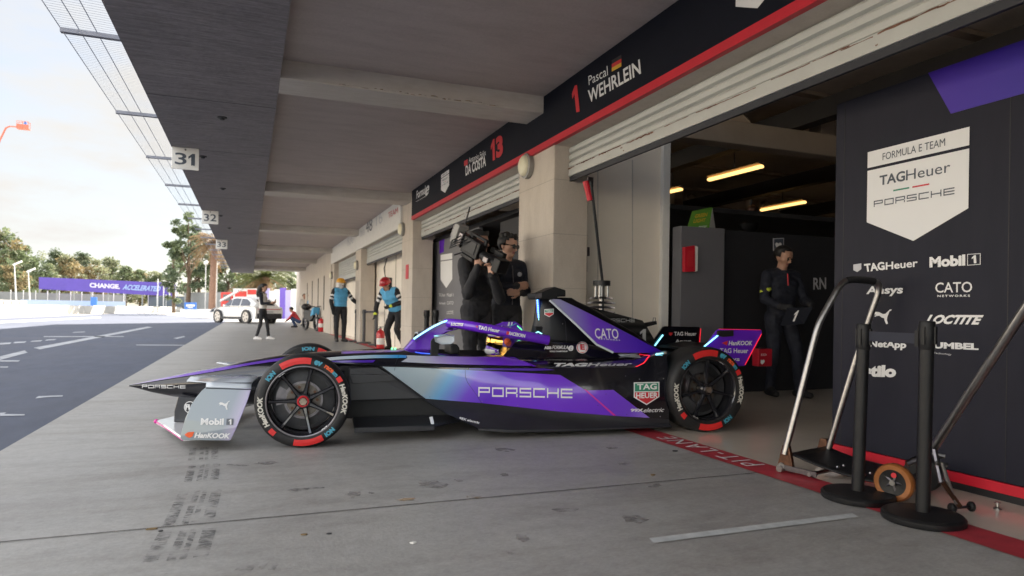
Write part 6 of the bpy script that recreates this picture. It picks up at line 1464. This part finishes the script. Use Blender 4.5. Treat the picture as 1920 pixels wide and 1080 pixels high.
# purple banner bridge
PBN = thing('banner_gantry', 'long purple slogan banner on posts across the track', 'banner', flat(at(200, 560, 128)))
c0, c1, c2, c3 = at(73, 542, 128), at(331, 556, 128), at(331, 531, 128), at(73, 519.5, 128)
MB().prism([c0, c1, c2, c3], -FW*-.25).build('banner_face', 'banner', PBN)
for i in range(9):
    s = i/8; p = c0.lerp(c1, s); MB().cyl((p.x, p.y+.4, 0), (p.x, p.y+.4, p.z+.3), .12, n=8).build('post', 'fencegrey', PBN)
bp_ = lambda u, v: at(u, v, 127.9)
wpx('CHANGE.', (168, 539), (225, 542), (168, 530), bp_, 'bannertxt', PBN, bold=.05); wpx('ACCELERATED', (229, 543), (300, 547), (231, 533), bp_, 'bannertxt2', PBN, bold=.04, shear=.3)
for u in (296, 307, 318, 330):
    a = at(u, 545, 126); MB().cyl((a.x, a.y, 0), (a.x, a.y, a.z+(2.2 if u < 330 else 6.5)), .10, n=6).build('flag_pole' if u < 330 else 'tall_pole', 'polewhite', PBN)
# blue direction sign on a concrete block
SB = thing('blue_sign', 'blue sign panel with white lettering beside the parked car', 'sign', flat(at(358, 575, 75)))
MB().prism([at(345.5, 580, 75), at(368, 580, 75), at(368, 567, 75), at(345.5, 567, 75)], FW*.08).build('panel', 'signblue', SB)
wpx('PIT EXIT', (349, 573), (365, 573), (349, 570), lambda u, v: at(u, v, 74.95), 'letwhite', SB, bold=.05) if False else MB().prism([at(349, 574.5, 74.95), at(365, 574.5, 74.95), at(365, 571, 74.95), at(349, 571, 74.95)], FW*.01).build('lettering_band', 'letwhite', SB)
MB().prism([at(352, 577.5, 74.95), at(362, 577.5, 74.95), at(362, 576, 74.95), at(352, 576, 74.95)], FW*.01).build('lettering_band', 'letwhite', SB)
for u in (347, 366): p = at(u, 580, 75.05); MB().cyl((p.x, p.y, 0), p, .05, n=6).build('post', 'polewhite', SB)
wall_run('concrete_block', 'pale concrete block wall below the blue sign', 'barrier', at(338, 580, 78), at(392, 580, 74), 0, .75, .5, 'wallwhite')
# hoardings and red-white truck behind the parked car
HB = thing('white_hoarding', 'white hoarding with purple panels behind the parked car', 'hoarding', flat(at(520, 575, 62)))
a, b = at(476, 575, 66), at(556, 575, 60)
for i in range(8):
    m_ = ('wallwhite', 'wallwhite', 'lavpanel', 'wallwhite', 'wallwhite', 'purplepanel', 'lavpanel', 'wallwhite')[i]
    if m_ not in MT: mat(m_, dict(lavpanel=(.40, .36, .62), purplepanel=(.14, .08, .45))[m_], .6)
    h_ = 2.6+.12*(i % 3); wall_run('hoarding_panel', None, None, a.lerp(b, i/8), a.lerp(b, (i+.97)/8), 0, h_, .1, m_, parent=HB)
TR = thing('service_truck', 'red and white service truck half hidden behind the parked car', 'truck', flat(at(450, 575, 64)))
q = lambda u, v, t_: at(u, v, t_)
dT = RT*1.0
def tbx(u0, u1, v0, v1, t_, dep, m, n): MB().prism([at(u0, v1, t_), at(u1, v1, t_), at(u1, v0, t_), at(u0, v0, t_)], FW*dep).build(n, m, TR, bevel=.04)
tbx(414, 436, 548, 592, 64, 2.2, 'truckred', 'cab'); tbx(418, 432, 552, 564, 63.95, .04, 'carglass', 'windscreen'); tbx(437, 482, 541, 592, 64, 2.2, 'wallwhite', 'box_body'); tbx(440, 462, 546, 556, 63.95, .04, 'truckred', 'side_stripe'); tbx(464, 480, 543, 552, 63.95, .04, 'truckred', 'side_stripe')
for u in (425, 470): MB().lathe([(0, -.1), (.4, -.1), (.45, 0), (.4, .12), (0, .12)], V((*at(u, 590, 63.8).xy, .45)), FW, 18).build('wheel', 'cardark', TR)
MB().prism([at(412, 562, 62), at(412, 566, 62), at(446, 547, 62), at(446, 543, 62)], FW*.3).build('ladder', 'polewhite', TR)
wall_run('grey_boundary_fence', 'grey mesh boundary fence behind the palm trees', 'fence', at(345, 575, 95), at(480, 575, 84), 0, 3.0, .05, 'fencegrey')
# trees
def leaves(mb, c, r, n, s, nm, rng):
    for _ in range(n):
        d = V((rng.gauss(0, 1), rng.gauss(0, 1), rng.gauss(0, 1))).normalized(); p = c+V((d.x*r[0], d.y*r[1], d.z*r[2]))*(rng.random()**.45)
        a = V((rng.gauss(0, 1), rng.gauss(0, 1), rng.gauss(0, .8))).normalized(); b = a.cross(V((rng.gauss(0, 1), rng.gauss(0, 1), rng.gauss(0, 1)))).normalized(); k = s*rng.uniform(.6, 1.4)
        mb.add([p-a*k, p+b*k*.55, p+a*k, p-b*k*.55], [(0, 1, 2, 3)], nm)
def tree(label, p, h, wd, mats, seed, n=34, per=46, cl=.30, trunk=.30, kind='tree', airy=.0):
    rng = random.Random(seed); t = thing(kind, label, 'tree', flat(p), 0, 'trees beyond the track' if kind == 'tree' else None)
    b = MB(); base = V((p.x, p.y, 0)); top = base+V((rng.uniform(-.4, .4), rng.uniform(-.4, .4), h*.6))
    b.tube([base, base.lerp(top, .5)+V((.1, .1, 0)), top], [h*.022+.05, h*.016+.04, h*.008+.02], 8)
    C = []
    for i in range(n):
        z = trunk+(1-trunk)*rng.random()**.8; prof = math.sin(math.pi*min(1, (z-trunk)/(1-trunk)*.86+.12))**.7; an = rng.random()*6.283; rr = wd/2*prof*rng.uniform(.35, .95)
        C.append(base+V((math.cos(an)*rr, math.sin(an)*rr, z*h)))
    for c in C[::3]: b.tube([base.lerp(top, rng.uniform(.45, .95)), c], [h*.008+.02, .02], 5)
    b.build('trunk', 'trunk', t)
    f = MB(); s = wd*.026+.08
    for c in C:
        r = wd*cl*rng.uniform(.35, .75); leaves(f, c, (r, r, r*.7), int(per*rng.uniform(.6, 1.3)), s*rng.uniform(.8, 1.2), rng.randrange(len(mats)), rng)
    f.build('crown', mats, t, fix=False); return t
px2m = lambda px_, t_: px_*t_/FPX
L_ = [(8, 440, 92, 150, ('leaforange', 'leafgreen', 'leafpale'), 'tall orange and green tree at the far left edge'), (38, 462, 60, 165, ('leafgreen', 'leaforange'), 'bushy olive tree right of the far left tree'),
      (74, 476, 56, 150, ('leafgreen', 'leafpale'), 'green tree at the left end of the purple banner'), (102, 470, 50, 175, ('leafdark', 'leafgreen'), 'dark green tree above the left part of the banner'), (128, 480, 52, 160, ('leafpale', 'leaforange'), 'pale autumn tree behind the banner start'),
      (152, 476, 46, 185, ('leafdark', 'leafpale'), 'slim dark tree standing above the banner slogan'), (180, 490, 56, 170, ('leaforange', 'leafpale'), 'low orange tree above the banner slogan'), (206, 486, 46, 190, ('leafgreen', 'leafpale'), 'round green tree above the banner middle'),
      (236, 504, 52, 180, ('leafpale', 'leafgreen'), 'small pale tree above the banner right half'), (262, 510, 46, 190, ('leafgreen', 'leaforange'), 'small mixed tree above the end of the slogan'), (290, 512, 46, 190, ('leafpale', 'leafgreen'), 'low pale tree near the banner right end'), (22, 500, 60, 130, ('leaforange', 'leafgreen'), 'broad orange bush low at the far left edge')]
for k, (u, vt, wpx_, t_, ms, lab) in enumerate(L_):
    tree(lab, at(u, 560, t_), (H_(u)-vt)*t_/FPX+.93, px2m(wpx_, t_)*1.15, ms, 100+k, n=46, per=85, trunk=.14)
for k, (u, vt, wpx_, t_, ms, lab) in enumerate([(352, 402, 84, 92, ('leafdark', 'leafgreen'), 'tall loose dark tree left of the dry palm'), (372, 440, 62, 100, ('leafdark', 'leafgreen', 'leafpale'), 'dense dark tree behind the dry palm'), (424, 470, 70, 96, ('leafgreen', 'leafdark'), 'dark tree under the far canopy corner'), (326, 455, 40, 110, ('leafdark', 'leafgreen'), 'slim dark tree at the right end of the banner'), (470, 500, 70, 90, ('leafgreen', 'leafpale'), 'green tree behind the service truck'), (535, 508, 60, 80, ('leafpale', 'leafgreen'), 'bright green tree at the end of the far wall')]):
    tree(lab, at(u, 560, t_), (H_(u)-vt)*t_/FPX+.93, px2m(wpx_, t_)*1.1, ms, 300+k, n=46 if k else 34, per=85, trunk=.10 if k != 0 else .25, cl=.30 if k else .22)
def palm(label, p, h, R_, n, m, seed, rt_=.32, droop=.9, skirt=True):
    rng = random.Random(seed); t = thing('palm_tree', label, 'palm', flat(p)); base = V((p.x, p.y, 0)); top = base+V((.2, .1, h))
    MB().tube([base, base.lerp(top, .5), top], [rt_*1.15, rt_, rt_*1.05], 12).build('trunk', 'palmtrunk', t, smooth=60)
    f = MB()
    for i in range(n):
        an = rng.random()*6.283; el = rng.uniform(-.9, 1.2); L = R_*rng.uniform(.75, 1.1); hd = V((math.cos(an), math.sin(an), 0)); pts = []
        for j in range(9):
            s = j/8; pts.append(top+hd*L*s*math.cos(el*(1-.3*s))+ZZ*(L*s*math.sin(el)-droop*L*.55*s*s))
        dry = 1 if el < .05 else 0
        f.tube(pts, [.03]*8+[.01], 4, m=dry)
        for j in range(1, 9):
            for side in (-1, 1):
                for q in range(3):
                    p0 = pts[j-1].lerp(pts[j], q/3); tv = (pts[j]-pts[j-1]).normalized(); sd_ = tv.cross(ZZ).normalized()*side
                    tipp = p0+sd_*R_*.17*(1.15-.5*j/8)+tv*R_*.10-ZZ*R_*.07*rng.uniform(.3, 1.6); wv = tv*R_*.014
                    f.add([p0-wv, p0+wv, tipp], [(0, 1, 2)], dry)
    f.build('crown', m, t, fix=False); return t
palm('palm with dry brown drooping fronds and straight brown trunk', at(397, 560, 82), (H_(397)-448)*82/FPX+.6, 3.2, 54, ('palmdry', 'palmdry'), 5, .36)
palm('broad green palm whose fronds spread under the far canopy end', at(492, 560, 66), (H_(490)-532)*66/FPX+1.6, 3.4, 52, ('palmgreen', 'palmdry'), 6, .4)
for u, t_, lab in ((407, 84, 'white globe street lamp right of the palm trunk'), (386, 88, 'white globe street lamp left of the palm trunk')):
    p = at(u, 493, t_); t = thing('globe_lamp', lab, 'lamp', flat(p), 0, 'globe lamps by the palm'); MB().cyl((p.x, p.y, 0), p, .06, n=8).build('pole', 'polewhite', t); MB().sph(p, .28, 14).build('globe', 'wallwhite', t, smooth=60)
for u, v, t_, lab in ((53, 508, 112, 'slanted white floodlight pole at the left end of the banner'), (27, 495, 105, 'white floodlight pole in front of the orange trees')):
    p = at(u, v, t_); t = thing('floodlight_pole', lab, 'lamp', flat(p), 0, 'floodlight poles by the track'); MB().tube([(p.x+.4, p.y, 0), p], [.12, .07], 8).build('pole', 'polewhite', t); MB().box(p+V((.4, 0, .15)), (1.3, .3, .25), Matrix.Rotation(-.5, 3, 'Y')).build('lamp_head', 'wallwhite', t)
# boom lift
CR = thing('boom_lift', 'orange red boom lift raised high at the far left', 'crane', flat(at(-10, 560, 85)))
b = MB(); pts = [at(-25, 330, 86), at(0, 262, 85), at(11, 240, 85)]; b.tube(pts, .11, 6); b.build('boom', 'cranered', CR)
b = MB(); b.tube([at(11, 240, 85), at(18, 237, 85), at(33, 238, 84.5)], .09, 6); b.build('jib', 'cranered', CR)
b = MB(); k = at(44, 240, 84.4); b.box(k+ZZ*-.12, (1.3, .8, .10)); 
for x in (-.6, 0, .6):
    for y in (-.38, .38): b.cyl(k+V((x, y, -.1)), k+V((x, y, .75)), .03, n=6)
b.box(k+V((0, -.38, .75)), (1.3, .05, .05)); b.box(k+V((0, .38, .75)), (1.3, .05, .05)); b.box(k+V((0, -.38, .15)), (1.3, .03, .45)); b.build('basket', 'cranered', CR)
b = MB(); p = V((*at(-25, 560, 86).xy, 0)); b.box(p+V((0, 0, 1.0)), (2.2, 4, 1.2)); b.tube([p+V((0, 0, 1.6)), at(-25, 330, 86)], .25, 6); b.build('chassis', 'cranered', CR, bevel=.05)
for x in (-1, 1):
    for y in (-1.4, 1.4): MB().lathe([(0, -.2), (.45, -.2), (.5, 0), (.45, .2), (0, .2)], p+V((x*1.15, y, .5)), (1, 0, 0), 16).build('wheel', 'cardark', CR)
b = MB(); b.sph(k+V((.2, 0, .75)), .14, 8); b.cyl(k+V((.2, 0, -.05)), k+V((.2, 0, .65)), .16, n=8); tag(b.build('person', 'signblue', smooth=60), 'distant worker in blue standing in the raised lift basket', 'person')
# parked white car
w0, w1 = onz(466, 606.9), onz(401.5, 604.6); hd = (w1-w0); WB_ = 2.9; hd.normalize(); rg = V((hd.y, -hd.x, 0)); w0 = (w0+w1)/2-hd*WB_/2
SV = thing('parked_car', 'white electric crossover car parked beyond the woman with the phone', 'car', flat(w0), math.atan2(hd.y, hd.x))
SP = lambda x, y, z: w0+hd*x+rg*y+ZZ*z
def ring(y, pts): return [SP(x, y, z) for x, z in pts]
low = [(-.92, .30), (-1.0, .48), (-1.03, .80), (-.96, 1.0), (-.2, 1.08), (1.2, 1.06), (2.2, 1.04), (2.9, .98), (3.5, .86), (3.78, .70), (3.82, .45), (3.7, .26), (1.5, .22)]
def sc(pts, k, dz): return [(1.4+(x-1.4)*k, .66+(z-.66)*dz) for x, z in pts]
b = MB(); rows = [ring(.10, sc(low, .97, .94)), ring(0, low), ring(-.02, low), ring(.0, low)]
rows = [ring(.12, sc(low, .95, .9)), ring(.03, sc(low, .99, .98)), ring(0, low), ring(1.9, low), ring(1.87, sc(low, .99, .98)), ring(1.78, sc(low, .95, .9))]
b.grid(rows, close=True); b.poly(rows[0]); b.poly(rows[-1]); b.build('body', 'carwhite', SV, smooth=35)
gh = [(-.88, .98), (-.70, 1.22), (-.15, 1.50), (.6, 1.61), (1.3, 1.60), (1.75, 1.50), (2.65, 1.0)]
b = MB(); rows = [ring(.04, [(x, min(z, 1.02)) for x, z in gh]), ring(.26, gh), ring(.36, [(x, z+(.02 if 1.2 < z else 0)) for x, z in gh]), ring(1.54, [(x, z+(.02 if 1.2 < z else 0)) for x, z in gh]), ring(1.64, gh), ring(1.86, [(x, min(z, 1.02)) for x, z in gh])]
b.grid(rows); b.build('roof', 'carwhite', SV, smooth=40)
b = MB()
def side(x, z, y0=None):  # point on the near glasshouse side
    k = (z-1.02)/.58; return SP(x, .045+.21*k-.012, z)
for q in ([(-.35, 1.08), (.62, 1.08), (.62, 1.52), (.1, 1.47), (-.3, 1.28)], [(.70, 1.08), (1.55, 1.08), (1.52, 1.50), (1.2, 1.53), (.70, 1.53)], [(1.62, 1.08), (2.38, 1.06), (1.78, 1.42), (1.62, 1.47)]):
    w_ = MB(); w_.poly([side(x, z) for x, z in q]); w_.build('window', 'carglass', SV, fix=False)
w_ = MB(); w_.poly([SP(-.80, .42, 1.10), SP(-.80, 1.48, 1.10), SP(-.30, 1.42, 1.46), SP(-.30, .48, 1.46)]); 
for i, p in enumerate(w_.v): w_.v[i] = tuple(V(p)-hd*.03+ZZ*.015)
w_.build('rear_window', 'carglass', SV, fix=False)
MB().prism([SP(-1.04, .15, .86), SP(-1.04, 1.75, .86), SP(-1.035, 1.75, .895), SP(-1.035, .15, .895)], hd*.02).build('tail_light', 'letred', SV); MB().prism([SP(-1.05, .1, .30), SP(-1.05, 1.8, .30), SP(-1.05, 1.8, .62), SP(-1.05, .1, .62)], hd*.08).build('rear_bumper', 'cardark', SV, bevel=.03)
MB().prism([SP(-1.055, .7, .66), SP(-1.055, 1.2, .66), SP(-1.055, 1.2, .78), SP(-1.055, .7, .78)], hd*.01).build('number_plate', 'letgrey', SV)
MB().prism([SP(.4, -.012, .27), SP(2.5, -.012, .27), SP(2.5, -.012, .40), SP(.4, -.012, .40)], rg*.03).build('sill', 'cardark', SV); MB().prism([SP(1.9, -.03, 1.02), SP(2.06, -.03, 1.02), SP(2.08, -.03, 1.14), SP(1.92, -.03, 1.14)], rg*-.14).build('door_mirror', 'carwhite', SV, bevel=.02)
for x in (.66, 1.6): MB().prism([SP(x, -.003, .42), SP(x+.012, -.003, .42), SP(x+.012, -.003, 1.04), SP(x, -.003, 1.04)], rg*.01).build('door_seam', 'cardark', SV)
MB().prism([SP(3.5, .02, .70), SP(3.72, .05, .66), SP(3.70, .05, .76), SP(3.45, .02, .82)], rg*.1-ZZ*.0).build('headlight', 'carglass', SV)
mat('rimpale', (.50, .48, .46), .35, metal=.5)
for x, y in ((0, 0), (2.9, 0), (0, 1.9), (2.9, 1.9)):
    o_ = SP(x, y, .40); ax_ = rg if y == 0 else -rg
    wl = MB(); wl.lathe([(.30, -.01), (.375, -.015), (.40, .03), (.40, .22), (.30, .24)], o_, ax_, 28, closed=True); W_ = wl.build('wheel', 'cardark', SV, smooth=40)
    rm = MB(); rm.lathe([(0, .0), (.06, -.005), (.30, .0), (.305, .02)], o_, ax_, 28); rm.build('rim', 'rimpale', W_, smooth=40)
    sp_ = MB(); xx = ax_.cross(ZZ)
    for k in range(5):
        a_ = 1.2566*k+.6; c_ = o_+(xx*math.cos(a_)+ZZ*math.sin(a_))*.16-ax_*.006; t_ = -xx*math.sin(a_)+ZZ*math.cos(a_); rr_ = xx*math.cos(a_)+ZZ*math.sin(a_)
        sp_.poly([c_-rr_*.07-t_*.015, c_+rr_*.08-t_*.05, c_+rr_*.08+t_*.05, c_-rr_*.07+t_*.015])
    sp_.build('spoke_gap', 'cardark', W_, fix=False)
    MB().lathe([(.40, .001), (.45, -.004), (.45, .02), (.40, .02)], o_, ax_, 28, closed=True).build('wheel_arch', 'cardark', SV)
# motorbike by the far wall
m0 = onz(578, 620); m1 = onz(588, 620)
MBK = thing('motorbike', 'dark marshal motorbike with pale blue fairing parked by the far wall', 'motorbike', flat((m0+m1)/2)); hd2 = RT*.62-FW*.78; hd2.normalize(); mc = (m0+m1)/2; sw = ZZ.cross(hd2)
MP = lambda x, y, z: V((mc.x, mc.y, 0))+hd2*x+sw*y+ZZ*z
for x in (-.62, .62):
    MB().lathe([(.22, -.05), (.29, -.05), (.31, 0), (.29, .05), (.22, .05)], MP(x, 0, .31), sw, 22, closed=True).build('wheel', 'cardark', MBK, smooth=40)
    b = MB(); 
    for k in range(3): b.tube([MP(x+.22*math.cos(k*1.047), 0, .31+.22*math.sin(k*1.047)), MP(x-.22*math.cos(k*1.047), 0, .31-.22*math.sin(k*1.047))], .02, 6)
    b.build('spoke', 'darksteel', MBK)
MB().prism([MP(-.55, -.12, .55), MP(.1, -.12, .40), MP(.45, -.12, .55), MP(.55, -.12, .95), MP(.25, -.12, .88), MP(-.1, -.12, .78), MP(-.6, -.12, .80)], sw*.24).build('body', 'black', MBK, bevel=.05)
MB().prism([MP(.2, -.15, .60), MP(.55, -.15, .70), MP(.62, -.15, 1.02), MP(.40, -.15, .95)], sw*.30).build('fairing', 'vestblue', MBK, bevel=.04)
MB().prism([MP(-.65, -.10, .80), MP(.05, -.10, .78), MP(.05, -.10, .86), MP(-.65, -.10, .90)], sw*.2).build('seat', 'cardark', MBK, bevel=.03)
b = MB(); b.tube([MP(.55, -.35, 1.08), MP(.48, 0, 1.02), MP(.55, .35, 1.08)], .02, 8); b.build('handlebar', 'darksteel', MBK); b = MB(); b.tube([MP(.62, 0, .31), MP(.48, 0, 1.0)], .035, 8); b.build('fork', 'steel', MBK)
b = MB(); b.sph(MP(-.55, 0, 1.02), (.22, .2, .15), 14); tag(b.build('crash_helmet', 'black', smooth=60), 'black crash helmet resting on the motorbike seat', 'helmet')
